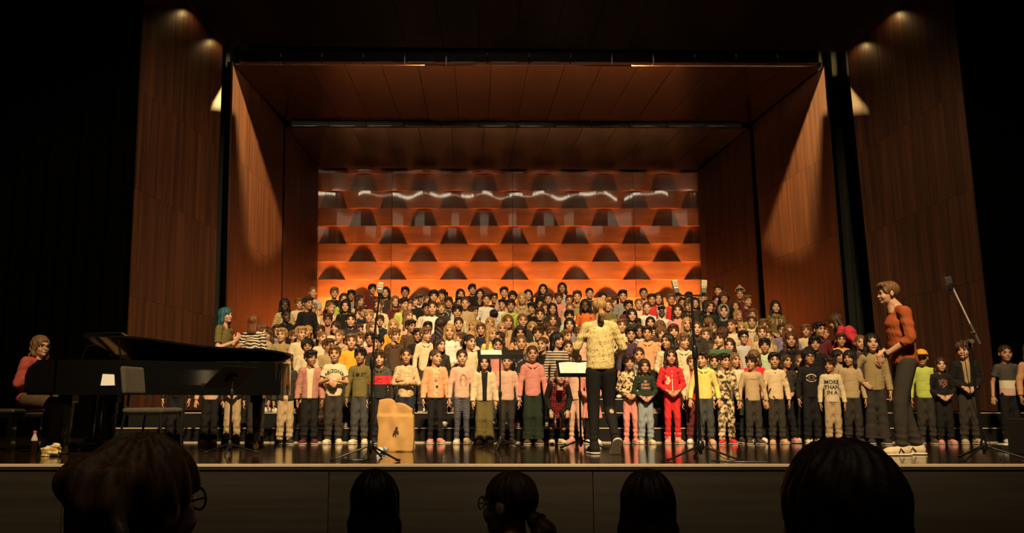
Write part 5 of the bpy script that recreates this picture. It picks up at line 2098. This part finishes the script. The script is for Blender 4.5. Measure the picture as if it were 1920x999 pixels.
r, g = floor_child(1806, 639, D0, 'brown-haired boy in an open black jacket over a grey shirt', 'B', -14, -30, ('c', 'br'), 'light', 'jacket', 'black', 'straight', 'charcoal', 'beige', inner='khaki')
r, g = floor_child(1884, 645, D0, 'girl in a wide grey, white and pink T-shirt near the box speaker', 'D', -12, 0, ('p', 'db'), 'mid', 't_shirt', 'colour block', 'straight', 'black', 'white')
r, g = floor_child(1932, 640, D0 - 0.2, 'child in a peach striped top cut off by the picture edge', 'A', -12, 0, ('l', 'br'), 'mid', 'sweater', 'peach', 'straight', 'charcoal', 'white')

# ------------------------------------------------------------------ the choir on the riser
# x, y of the top of the head, where the face turns (-1, 0, 1), hair style + colour, top colour, skin, extras
CROWD = '''
492,608,1,f,lb,beige,l|503,613,-1,l,br,brown,l|519,608,0,s,br,grey,l|529,614,-1,s,bl,khaki,l|552,618,1,s,lb,red,l|564,611,1,s,bl,cream,l|577,609,-1,p,bl,maroon,l
577,633,0,c,bk,cream,t,O|616,634,1,s,br,khaki,m,TCOLLEGE|604,620,1,p,lb,cream,l|630,601,-1,k,db,cream,l|637,617,-1,p,lb,beige,l|659,624,0,s,lb,yellow,l,O|601,609,0,f,br,grey,l
534,559,0,k,bk,beige,d|537,580,1,b,bk,black,d|561,558,0,f,lb,cream,l,C|577,556,1,s,db,black,m|587,537,0,p,lb,pale grey,l|586,566,0,s,bl,cream,l,CG|627,538,0,f,lb,black,l,T2|620,565,1,p,lb,pale pink,l
615,587,0,f,br,plaid,m,G|645,549,0,l,db,lime,l|648,560,0,w,bk,black,l|659,543,0,f,bk,grey,t|658,586,0,s,db,navy,l|674,553,1,l,db,pale pink,m|698,532,0,f,bk,maroon,l|723,537,0,l,bk,charcoal,l
760,537,0,s,bk,charcoal,t|741,554,0,l,lb,maroon,l|711,560,-1,s,lb,cream,l|680,573,1,s,br,navy,l,G|692,580,0,f,bl,cream,l|712,590,0,f,br,navy,l,O|757,558,1,s,bk,lime,m|764,562,1,s,lb,cream,l
777,553,1,f,br,black,l|787,551,0,s,br,charcoal,t,Hwhite|801,554,0,p,lb,maroon,l|765,580,1,l,lb,pale pink,l|738,597,0,l,bl,yellow,l|800,567,0,s,bk,cream,t,O|770,599,1,s,bk,brown,t,O|672,607,1,s,br,grey,l
697,602,1,l,lb,white,l|802,602,0,s,bk,charcoal,t|798,613,1,f,lb,cream,l|676,622,-1,f,lb,grey,l|694,622,0,s,db,pink,t|740,615,1,f,lb,brown,l|783,615,0,s,bk,black,t|708,627,-1,s,bk,charcoal,m
824,632,1,l,db,charcoal,l|813,543,0,f,bk,charcoal,l|829,542,-1,c,bk,charcoal,l|863,541,0,l,db,charcoal,l|885,532,0,f,bk,black,l|900,541,0,l,bk,black,l|911,550,0,s,br,white,l|926,549,0,s,db,black,m,G
945,537,0,s,db,pale pink,l,Bbrown|961,545,0,c,bk,red,m|811,563,0,p,db,white,l|828,565,0,f,lb,charcoal,l|841,556,0,f,db,dark floral,m|862,556,0,s,bk,white,m|872,556,0,p,br,beige,l|857,571,0,f,bk,cream,m,O
888,574,1,s,br,khaki,m|905,557,1,s,bl,beige,l|942,560,-1,s,bk,white,l|957,560,0,f,db,lime,m|926,580,180,s,bk,pale grey,l|860,594,0,p,db,charcoal,l,O|826,594,180,w,db,purple,l|843,607,0,l,bl,white,l
887,600,-1,l,bl,beige,l|902,605,0,s,lb,navy,l|914,608,1,l,bl,cream,l|921,613,1,l,bl,lemon,l|919,594,0,l,bl,pale pink,l|941,604,0,l,bl,peach,l|952,589,0,l,lb,beige,l|882,619,-1,p,bl,cream,l
859,622,0,f,lb,black,l,O|881,626,1,p,bk,cream,l|936,621,-1,l,db,charcoal,l|932,633,0,p,bk,pink,m|979,548,0,l,bl,beige,l|990,542,0,l,bk,cream,l|1018,532,0,l,bk,black,l|1028,549,0,s,br,black,m
1048,548,0,f,br,pink,m|1054,529,0,l,db,pale grey,m|1068,552,0,p,db,pale pink,m|1082,544,0,s,br,khaki,l|1105,539,0,p,bk,charcoal,l|1013,560,0,l,bk,black,m|1022,567,0,l,br,grey,m|998,566,-1,f,bk,black,m
1035,567,0,l,bk,charcoal,m|1069,567,0,p,lb,pale pink,l|1097,560,0,l,bk,orange,d|1067,580,0,f,bk,mint,m|1012,577,0,s,br,black,l|979,587,0,p,lb,charcoal,l|1036,588,0,l,br,purple,l|1068,595,0,l,bk,grey,l
1072,606,0,l,lb,cream,l|998,602,0,l,bl,mint,l|1024,602,180,s,br,peach,l|975,609,0,w,bk,peach,m,Bbrown|1008,611,0,f,br,beige,l|1034,611,0,f,lb,pale pink,l|977,627,0,p,lb,dark floral,l|1017,631,-1,p,br,black,l
1044,622,1,k,bk,striped,l|1062,617,1,s,lb,cream,l|1064,637,0,p,db,grey,l|1087,611,0,f,lb,pale pink,l|1130,548,0,p,bk,grey,l|1139,560,0,s,lb,olive,l|1152,556,0,f,br,charcoal,l|1167,543,0,s,bk,grey,m
1178,562,0,s,bk,maroon,t,O|1206,539,0,p,db,pale pink,m|1197,559,0,p,lb,cream,l|1213,565,0,p,br,white,l|1221,550,0,s,db,red,m|1233,548,0,l,br,red,l|1240,571,0,s,bk,white,d,Hwhite|1184,578,0,l,bk,charcoal,l
1165,597,0,s,lb,cream,l,Bbeige|1149,598,0,s,bl,beige,l|1194,596,0,f,db,grey,l|1219,593,0,l,bk,striped,l,O|1237,600,0,c,lb,brown,l|1257,550,0,s,lb,red,m|1199,608,0,w,bk,pale grey,t,P|1213,610,0,s,db,peach,m
1240,611,0,c,lb,peach,l|1182,613,0,s,bk,purple,m|1251,624,-1,l,bk,cream,m|1197,650,0,p,db,grey,m|1271,548,0,p,bk,red,m|1279,557,0,p,bk,black,m|1291,547,0,s,bk,grey,l,Kcharcoal|1291,561,0,f,lb,charcoal,l
1302,557,0,l,bk,charcoal,l|1317,548,0,s,lb,pale grey,l,Hbeige|1270,569,0,l,db,pink,l|1327,561,1,w,db,dark green,l|1347,533,-1,s,db,charcoal,l|1357,546,0,c,br,black,m|1343,553,0,p,bk,maroon,m|1387,540,0,s,bk,maroon,m,Nkhaki
1400,553,1,s,lb,maroon,l|1379,563,0,l,br,black,l|1356,568,0,l,bk,black,l,Hgrey|1383,581,1,l,bl,beige,l|1372,597,-1,p,br,cream,l|1267,590,0,l,bk,charcoal,l|1288,594,0,l,bl,grey,l|1262,607,0,f,br,charcoal,l,O
1304,600,0,p,br,charcoal,l|1328,594,180,p,lb,charcoal,l|1335,604,0,p,lb,red,l|1321,614,0,s,lb,brown,l|1389,603,0,l,bl,peach,l|1408,592,0,p,br,cream,l|1409,579,0,s,lb,lime,l|1355,612,180,s,br,peach,l
1280,624,1,f,lb,cream,l|1349,619,-1,f,br,green,l|1393,619,0,s,bk,pale grey,l,G|1338,663,0,s,db,beige,m|1367,633,0,l,db,peach,l|1411,577,0,l,lb,olive,l|1410,594,0,s,br,olive,l|1431,597,0,f,lb,khaki,l
1427,609,0,s,lb,floral,l|1438,617,0,s,lb,beige,l|1453,563,0,l,bk,olive,l,TEX|1466,606,0,s,br,lilac,l|1478,607,0,l,lb,lilac,l|1481,621,0,l,br,black,m|1433,633,0,f,bk,mint,m|1510,607,0,f,lb,cream,l
1535,603,1,s,bk,maroon,m|1545,613,0,p,lb,mint,l|1526,620,0,l,lb,charcoal,l|1485,629,0,f,br,beige,m|1527,629,0,f,bk,black,m|1413,655,0,k,lb,red,m|1472,662,1,l,db,charcoal,m|1500,664,0,p,lb,pale pink,m
1575,624,0,s,br,peach,m|1573,612,0,f,lb,brown,l|1612,627,0,p,lb,purple,l|1570,655,1,k,bk,beige,m|1593,660,0,f,bk,beige,m
'''
SK = {'l': 'light', 'm': 'mid', 't': 'tan', 'd': 'dark'}
TOPC = {}
items = []
for line in CROWD.strip().split('\n'):
    for tok in line.split('|'):
        f = tok.split(',')
        items.append((int(f[0]), int(f[1]), int(f[2]), f[3], f[4], f[5], f[6], f[7] if len(f) > 7 else ''))
items.sort(key=lambda t: -t[1])
placed = [(x_at(1614, 12.86, 1.5), 12.86, 1.5), (x_at(1596, 12.86, 1.5), 12.86, 1.5), (x_at(421, 12.08, 1.5), 12.08, 1.6), (x_at(468, 12.30, 1.5), 12.30, 1.6)] + FRONT
rnd = random.Random(11)
kids = []
for it in items:
    px, py = it[0], it[1]
    best = None
    for row in range(0, 9):
        for off in (0.0, 0.15, -0.13):
            D = STEP_D0 + STEP_DD * (row - 1) + 0.30 + off
            if row == 0:
                if off or py < 630:
                    continue
                D = 11.78
            if it[2] == 180 and off > 0:
                continue
            p = at(px, py, D)
            zf = STEP_H * row
            Hh = p.z - zf
            if not 1.02 < Hh < 1.48:
                continue
            x0, x1 = step_x[max(row, 1)]
            if not x0 + 0.15 < p.x < x1 - 0.15:
                continue
            cost = abs(Hh - 1.25) * 4.5 + max(0, Hh - 1.36) * 6 + abs(off) * 0.3
            for (qx, qD, qs) in placed:
                dx, dD = abs(p.x - qx), abs(D - qD)
                if dx < 0.32 and dD < 0.26:
                    cost += 2.2 * (1 - dx / 0.32) * (1 - dD / 0.26) + 0.12
            if best is None or cost < best[0]:
                best = (cost, row, D, p, zf, Hh)
    if best is None:
        print('no place for', it)
        continue
    _, row, D, p, zf, Hh = best
    placed.append((p.x, D, Hh))
    kids.append((row, p.x, D, zf, Hh, it))

kids.sort(key=lambda k: (k[0], k[1]))
ROWW = ['', 'first', 'second', 'third', 'fourth', 'fifth', 'sixth', 'seventh', 'top']
ORD = ['first', 'second', 'third', 'fourth', 'fifth', 'sixth', 'seventh', 'eighth', 'ninth', 'tenth', 'eleventh', 'twelfth', 'thirteenth', 'fourteenth', 'fifteenth',
       'sixteenth', 'seventeenth', 'eighteenth', 'nineteenth', 'twentieth']
ORD += ['twenty-' + o for o in ORD[:9]] + ['thirtieth'] + ['thirty-' + o for o in ORD[:9]] + ['fortieth'] + ['forty-' + o for o in ORD[:9]]
count = {}
for row, x, D, zf, Hh, it in kids:
    px, py, turn, hs_, hc, tc, sk, ex = it
    count[row] = count.get(row, 0) + 1
    om = 'O' in ex or (rnd.random() < 0.12)
    back = turn == 180
    if back:
        rz, hy = 180, 0
    else:
        rz = -(px - 1010) / 500 * 14 + rnd.uniform(-8, 8)
        rz = -rz if False else rz
        hy = {-1: -30, 0: 0, 1: 30}[turn]
    pose = 'C' if ex.startswith('C') and not ex.startswith('COL') else rnd.choice('AABBADBE')
    hat, hm = None, None
    st = hs_
    for code, hk in (('H', 'hood'), ('B', 'band'), ('K', 'cap'), ('N', 'beanie')):
        if ex.startswith(code):
            hat, hm = hk, ex[1:]
            if hk in ('cap', 'beanie'):
                st = 's'
    if hm:
        hm = hm.strip('O')
    H0 = 1.268 + (0.012 if hs_ in 'cw' else 0) + (0.02 if hat in ('hood',) else 0)
    s = Hh / H0
    low = row <= 2
    tk = rnd.choice(['sweater', 'sweater', 't_shirt', 'hoodie', 'sweater']) if tc not in ('floral', 'striped', 'plaid', 'dark floral') else 'sweater'
    if ex.startswith('C') and not ex.startswith('COL'):
        tk = 't_shirt'
    bm_ = rnd.choice(['black', 'charcoal', 'navy', 'jeans', 'beige', 'brown', 'black', 'charcoal'])
    shc = rnd.choice(['white', 'cream', 'charcoal', 'white', 'pink']) 
    root, gm = make_child((x, D, zf + 0.007), s, rz, pose, hy, st, hc, SK[sk], tk, tc, 'straight', bm_, shc, om, 'G' in ex, hat, hm, detail=2 if row <= 2 else (1 if row <= 4 else 0))
    if ex.startswith('TCOL'):
        shirt_ring(root, gm, 0, 0.845, 0.060, 0.050, 0.22, BROWN_INK, 15, 165)
        shirt_ring(root, gm, 0, 0.850, 0.036, 0.012, 0.9, BROWN_INK, 0, 360)
    elif ex == 'T2':
        shirt_text(root, gm, '2', 0.880, 0.105, plain('mint_ink', (0.35, 0.6, 0.45), 0.9))
    elif ex == 'TEX':
        for i, ch in enumerate('217'):
            shirt_text(root, gm, ch, 0.885 - 0.002 * i, 0.130, PINK_INK, 0, 0.9, (i - 1) * 0.072)
    elif ex == 'P':
        for sx in (-1, 1):
            shirt_ring(root, gm, sx * 0.045, 0.815, 0.020, 0.026, 0.98, BLACK_MATTE)
            shirt_ring(root, gm, sx * 0.068, 0.868, 0.022, 0.018, 0.98, BLACK_MATTE)
        shirt_ring(root, gm, 0, 0.815, 0.078, 0.066, 0.12, WHITE_INK, 0, 360)
        shirt_ring(root, gm, 0, 0.785, 0.014, 0.010, 0.98, BLACK_MATTE)
    feat = STYLEW[hs_] + ' ' + HAIRW[hc]
    gw = {'t_shirt': 'T-shirt'}.get(tk, tk)
    lab = '%s-haired child, %s %s, %s from the piano end on the %s riser step' % (feat.replace(' ', ' '), tc, gw, ORD[count[row] - 1], ROWW[row])
    if back:
        lab = lab.replace('child,', 'child turned away,')
        lab = lab.replace(' riser', '')
    if row == 0:
        lab = '%s-haired child, %s %s, %s from the piano end just behind the front line' % (feat, tc, gw, ORD[count[row] - 1])
    if len(lab.split()) > 16:
        lab = lab.replace('the ', '')
    root['label'] = lab
    root['category'] = 'child'
    root['group'] = 'choir children on the %s riser step' % ROWW[row] if row else 'choir children just behind the front line'
print('kids', len(kids), count)


# ------------------------------------------------------------------ grown-ups on the stage
def adult_pose(female=False, k=1.0):
    w = 0.90 if female else 1.0
    P = dict(H=(0, -0.01, 1.630), hs=0.98, chest=(0, 0, 1.300), pelvis=(0, 0.01, 0.955), hem=0.900, neckb=(0, 0.015, 1.465),
             tw=0.150 * w, bw=0.140 * (0.96 if female else 0.95), q=0.70, ra=(0.044 * w, 0.037 * w, 0.027 * w), sa=(0.060 * w, 0.052 * w, 0.042 * w), hand=0.185 * (0.93 if female else 1),
             rl=(0.062, 0.042, 0.028), sl=(0.094, 0.075, 0.062), curl=1.3)
    P['sh'] = {s: (s * 0.168 * w, 0.008, 1.420) for s in (-1, 1)}
    P['nk'] = 0.052
    P['hip'] = {s: (s * 0.078, 0.01, 0.93) for s in (-1, 1)}
    P['kn'] = {s: (s * 0.090, -0.015, 0.51) for s in (-1, 1)}
    P['an'] = {s: (s * 0.098, 0.015, 0.10) for s in (-1, 1)}
    P['el'] = {s: (s * 0.225 * w, 0.03, 1.14) for s in (-1, 1)}
    P['wr'] = {s: (s * 0.235 * w, -0.04, 0.89) for s in (-1, 1)}
    P['hd'] = {s: ((0, -0.15, -1), (-s, 0.15, 0)) for s in (-1, 1)}
    return P


def make_adult(P, loc, scale, rz, label, R, style, hcol, top_name, tmat, sleeve=1.93, fit='straight', bmat='charcoal', shoe='black', skin='light', glasses=False,
               om=False, lift=None, fold=0.003, group=None, h=0.011, cat='person', sole=True, loose=1.0):
    root = put('person', body_mesh('person', P, R, h=h, head_h=0.0050, open_mouth=om), None, SKIN[skin])
    root.location, root.scale, root.rotation_euler = loc, (scale,) * 3, (0, 0, math.radians(rz))
    gm = top_mesh(top_name, P, 'sweater', sleeve, h=0.010, seed=5, fold=fold, loose=loose)
    put(top_name, gm, root, garment(tmat))
    put('trousers', trousers_mesh('trousers', P, fit, h=0.011, seed=4), root, garment(bmat))
    add_shoes(root, P, garment(shoe), scale=1.34, lift=lift, sole=sole)
    add_face(root, P, R, SKIN[skin], style, hcol, om, glasses)
    tag(root, label, cat, group)
    return root, gm


# man in profile, hands together in front
P = adult_pose()
P.update(H=(0, -0.100, 1.625), chest=(0, -0.02, 1.29), neckb=(0, -0.025, 1.475), tw=0.152, bw=0.146, q=0.82, nk=0.062)
P['sh'] = {s: (s * 0.168, -0.010, 1.425) for s in (-1, 1)}
P['el'] = {s: (s * 0.225, 0.012, 1.145) for s in (-1, 1)}
P['wr'] = {s: (s * 0.085, -0.205, 0.985) for s in (-1, 1)}
P['hd'] = {s: ((-s * 0.5, -0.45, -0.75), (-s * 0.6, 0.6, -0.3)) for s in (-1, 1)}
P['kn'] = {1: (0.085, -0.09, 0.52), -1: (-0.085, -0.01, 0.51)}
P['an'] = {1: (0.09, -0.10, 0.10), -1: (-0.095, 0.10, 0.10)}
DM = 9.15
zt = at(1675, 527, DM).z
s = zt / 1.752
man, gm = make_adult(P, (x_at(1694, DM, 0.9), DM, 0.002), s, -97, 'man in a rust sweater and dark trousers standing in profile near the stage edge', rot(0, -4), 's', 'lb', 'sweater', 'rust', 1.28,
                     'straight', 'charcoal', 'cream', 'light', h=0.010)
b = MB()
w0, w1 = Vector(P['el'][1]), Vector(P['wr'][1])
dd = (w1 - w0).normalized()
b.tube([w1 - dd * 0.035, w1 - dd * 0.010], 0.034, 14)
b.build('watch', BLACK_SATIN, man, True)
for s_ in (-1, 1):
    sh_o = [c for c in man.children if c.name.startswith('shoe')][0 if s_ < 0 else 1]
    for k in (-1, 1):
        b = MB()
        pts = [(k * 0.046, -0.050, -0.052), (k * 0.043, -0.035, -0.020), (k * 0.046, -0.012, -0.052)]
        b.tube([Vector(q) for q in pts], 0.0045, 6)
        b.build('shoe_mark', BLACK_MATTE, sh_o, True)

# conductor seen from behind, mid-stride with raised arms
P = adult_pose(True)
P['el'] = {s: (s * 0.262, -0.03, 1.175) for s in (-1, 1)}
P['wr'] = {1: (0.27, -0.265, 1.090), -1: (-0.235, -0.265, 1.130)}
P['hd'] = {s: ((-s * 0.2, -1, 0.05), (-s * 0.4, 0, -1)) for s in (-1, 1)}
P['kn'] = {1: (0.088, -0.02, 0.51), -1: (-0.098, -0.075, 0.50)}
P['an'] = {1: (0.090, 0.01, 0.10), -1: (-0.125, 0.165, 0.205)}
P['hem'] = 0.930
P['sl'] = (0.100, 0.082, 0.072)
DC = 9.35
zt = at(1120, 558, DC).z
s = zt / 1.750
LIFT = {-1: Matrix.Translation((-0.125, 0.150, 0.175)) @ Matrix.Rotation(math.radians(8), 4, 'Z') @ Matrix.Rotation(math.radians(48), 4, 'X') @ Matrix.Scale(1.34, 4)}
cond, gm = make_adult(P, (x_at(1126, DC, 0.9), DC, 0.002), s, 178, 'conductor seen from behind in a cream leaf-print blouse with low blonde ponytail', rot(4, 0), 'n', 'bl', 'blouse', 'leafy', 1.93,
                      'slim', 'black', 'black', 'light', lift=LIFT, h=0.010, loose=1.12)

# pianist on the bench
SEAT = dict(H=(0, -0.085, 1.128), hs=0.96, chest=(0, -0.03, 0.845), pelvis=(0, 0.02, 0.575), hem=0.53, neckb=(0, -0.045, 0.985),
            tw=0.132, bw=0.140, q=0.76, ra=(0.040, 0.033, 0.025), sa=(0.062, 0.050, 0.042), hand=0.175, rl=(0.07, 0.05, 0.034), sl=(0.088, 0.072, 0.058), curl=1.3)


def seated(arms='lap', foot=0.10):
    P = dict(SEAT)
    P['sh'] = {s: (s * 0.150, -0.025, 0.945) for s in (-1, 1)}
    P['hip'] = {s: (s * 0.080, -0.02, 0.575) for s in (-1, 1)}
    P['kn'] = {s: (s * 0.100, -0.40, 0.492) for s in (-1, 1)}
    P['an'] = {s: (s * 0.100, -0.36, 0.10) for s in (-1, 1)}
    if arms == 'keys':
        P['el'] = {s: (s * 0.195, 0.02, 0.715) for s in (-1, 1)}
        P['wr'] = {s: (s * 0.150, -0.22, 0.830) for s in (-1, 1)}
        P['hd'] = {s: ((0, -1, -0.1), (0, 0, -1)) for s in (-1, 1)}
    else:
        P['el'] = {s: (s * 0.195, 0.02, 0.705) for s in (-1, 1)}
        P['wr'] = {s: (s * 0.080, -0.20, 0.660) for s in (-1, 1)}
        P['hd'] = {s: ((-s * 0.6, -0.7, -0.2), (0, 0, -1)) for s in (-1, 1)}
    return P


P = seated('keys')
pia, gm = make_adult(P, (x_at(60, 9.97, 0.9), 9.97, 0.002), at(80, 629, 9.97).z / 1.25, 82, 'pianist in a brick red top with wavy sandy hair and glasses on the bench', rot(-22, -2), 'w', 'lb', 'sweater', 'brick', 1.93, 'straight',
                     'brown', 'black', 'light', True)

# helpers standing at the ends of the riser
P = adult_pose(True)
P['el'] = {1: (0.20, 0.03, 1.15), -1: (-0.215, -0.02, 1.135)}
P['wr'] = {1: (0.08, -0.19, 1.12), -1: (-0.10, -0.235, 1.235)}
P['hd'] = {1: ((-0.8, -0.5, 0.2), (0, 0.6, 1)), -1: ((0.3, -0.35, 0.8), (0.6, 0.8, 0))}
DT = 12.08
zt = at(425, 576, DT).z - 0.193
make_adult(P, (x_at(421, DT, 1.5), DT, 0.193), zt / 1.752, 76, 'woman with teal hair in an olive T-shirt behind the piano', rot(-8, 4), 'k', 'tq', 't_shirt', 'olive', 0.75, 'straight', 'black', 'black', 'light', h=0.0115, sole=False)
P = adult_pose(True)
zt = at(467, 587, DT).z - 0.193
make_adult(P, (x_at(468, DT, 1.5), DT + 0.22, 0.193), zt / 1.752, 172, 'woman with auburn hair in a zebra-striped top seen from behind', rot(0, 0), 'k', 'rd', 'sweater', 'zebra', 1.93, 'straight', 'black', 'black', 'light', h=0.0115, sole=False)
P = adult_pose(True)
P.update(H=(0, -0.36, 1.365), chest=(0, -0.16, 1.16), neckb=(0, -0.27, 1.27), pelvis=(0, 0.06, 0.95), hem=0.86)
P['sh'] = {s: (s * 0.150, -0.235, 1.235) for s in (-1, 1)}
P['el'] = {s: (s * 0.20, -0.30, 0.98) for s in (-1, 1)}
P['wr'] = {s: (s * 0.14, -0.46, 0.86) for s in (-1, 1)}
P['hip'] = {s: (s * 0.078, 0.06, 0.93) for s in (-1, 1)}
DP = 12.86
zt = at(1602, 585, DP).z - 0.383
make_adult(P, (x_at(1614, DP, 1.5), DP, 0.383), zt / 1.49, -128, 'woman in a pink-red top bending down beside the wood wall', rot(10, -18), 'k', 'br', 'sweater', 'crimson', 1.93, 'straight', 'black', 'black', 'light', h=0.0115, sole=False)

# ------------------------------------------------------------------ audience in front of the stage
SEATM = plain('theatre_plush', (0.03, 0.012, 0.012), 0.95)


def theatre_seat(x, y, z, rz, label):
    t = thing('theatre_seat', (x, y, z), label, 'seat', math.radians(rz), 'audience seats')
    b = MB()
    b.box((-0.24, -0.26, 0.38), (0.24, 0.06, 0.435))
    b.build('seat', SEATM, t, bevel=0.02)
    b = MB()
    b.box((-0.25, 0.215, 0.36), (0.25, 0.29, 0.86))
    b.build('backrest', SEATM, t, bevel=0.02)
    for s in (-1, 1):
        b = MB()
        b.box((s * 0.27 - 0.015, -0.30, 0), (s * 0.27 + 0.015, 0.26, 0.55))
        b.build('side_panel', BLACK_MATTE, t)


def listener(px, pytop, D, zf, rz, label, style, hcol, tmat, hy=0, glasses=False, hs=None, seatlabel='', skin='mid'):
    P = seated()
    if hs:
        P['hs'] = hs
    zt = at(px, pytop, D).z
    H0 = P['H'][2] + (0.112 + 0.016) * P['hs']
    s = (zt - zf) / H0
    off = Matrix.Rotation(math.radians(rz), 3, 'Z') @ (Vector(P['H']) * s)
    loc = Vector((x_at(px, D, zt - 0.1) - off.x, D - off.y, zf + 0.002))
    r, g = make_adult(P, loc, s, rz, label, rot(hy, 0), style, hcol, 'sweater', tmat, 1.93, 'straight', 'black', 'black', skin, glasses, h=0.012)
    theatre_seat(loc.x, loc.y, zf, 180, seatlabel)
    return r, P, rot(hy, 0)


r, P, RH = listener(277, 817, 1.80, -0.84, 180, 'listener with pinned-up light brown hair and glasses close to the camera', 'u', 'lb', 'charcoal', -28, True, 1.0, 'plush seat under the listener with pinned-up hair')
HM = head_matrix(P, RH)
listener(703, 880, 3.62, -1.0, 180, 'listener with long straight black hair, centred below the tan sack', 'L', 'bk', 'black', 0, False, 0.95, 'plush seat under the listener with straight black hair')
r, P, RH = listener(953, 880, 3.50, -1.0, 180, 'listener in glasses with wavy brown hair tied low, facing the piano', 'n', 'br', 'charcoal', 55, True, 1.02, 'plush seat under the listener with tied brown hair')
HM = head_matrix(P, RH)
b = MB()
b.tube([Vector((0.038 * math.cos(a), 0.128 + 0.012 * math.sin(a), -0.062 + 0.034 * math.sin(a))) for a in [2 * math.pi * k / 14 for k in range(14)]], 0.007, 6, closed=True)
b.build('hair_tie', BLACK_MATTE, r, True, matrix=HM)
F = Field((-0.13, 0.02, -0.36), (0.13, 0.22, -0.06), 0.005)
for k in range(7):
    rr = random.Random(k)
    x0 = -0.05 + 0.10 * k / 6
    pts = [Vector((x0 * 0.5, 0.145, -0.09)), Vector((x0 + 0.02 * math.sin(k), 0.155, -0.15)), Vector((x0 * 1.3 - 0.02 * math.sin(k * 2), 0.15, -0.22)), Vector((x0 * 1.5 + 0.02, 0.14, -0.31))]
    for i in range(3):
        F.cone(pts[i], pts[i + 1], 0.026, 0.022, 0.008)
put('ponytail', F.mesh('ponytail'), r, HAIRC['br'], HM)
listener(1213, 880, 3.45, -1.0, 180, 'listener with long dark hair in a pale top below the conductor', 'L', 'db', 'pale pink', 0, False, 1.0, 'plush seat under the listener in the pale top')
listener(1572, 826, 1.72, -0.84, 188, 'listener with full dark wavy hair, large in front of the cream sweatshirts', 'w', 'db', 'black', 0, False, 1.06, 'plush seat under the listener with full dark hair')
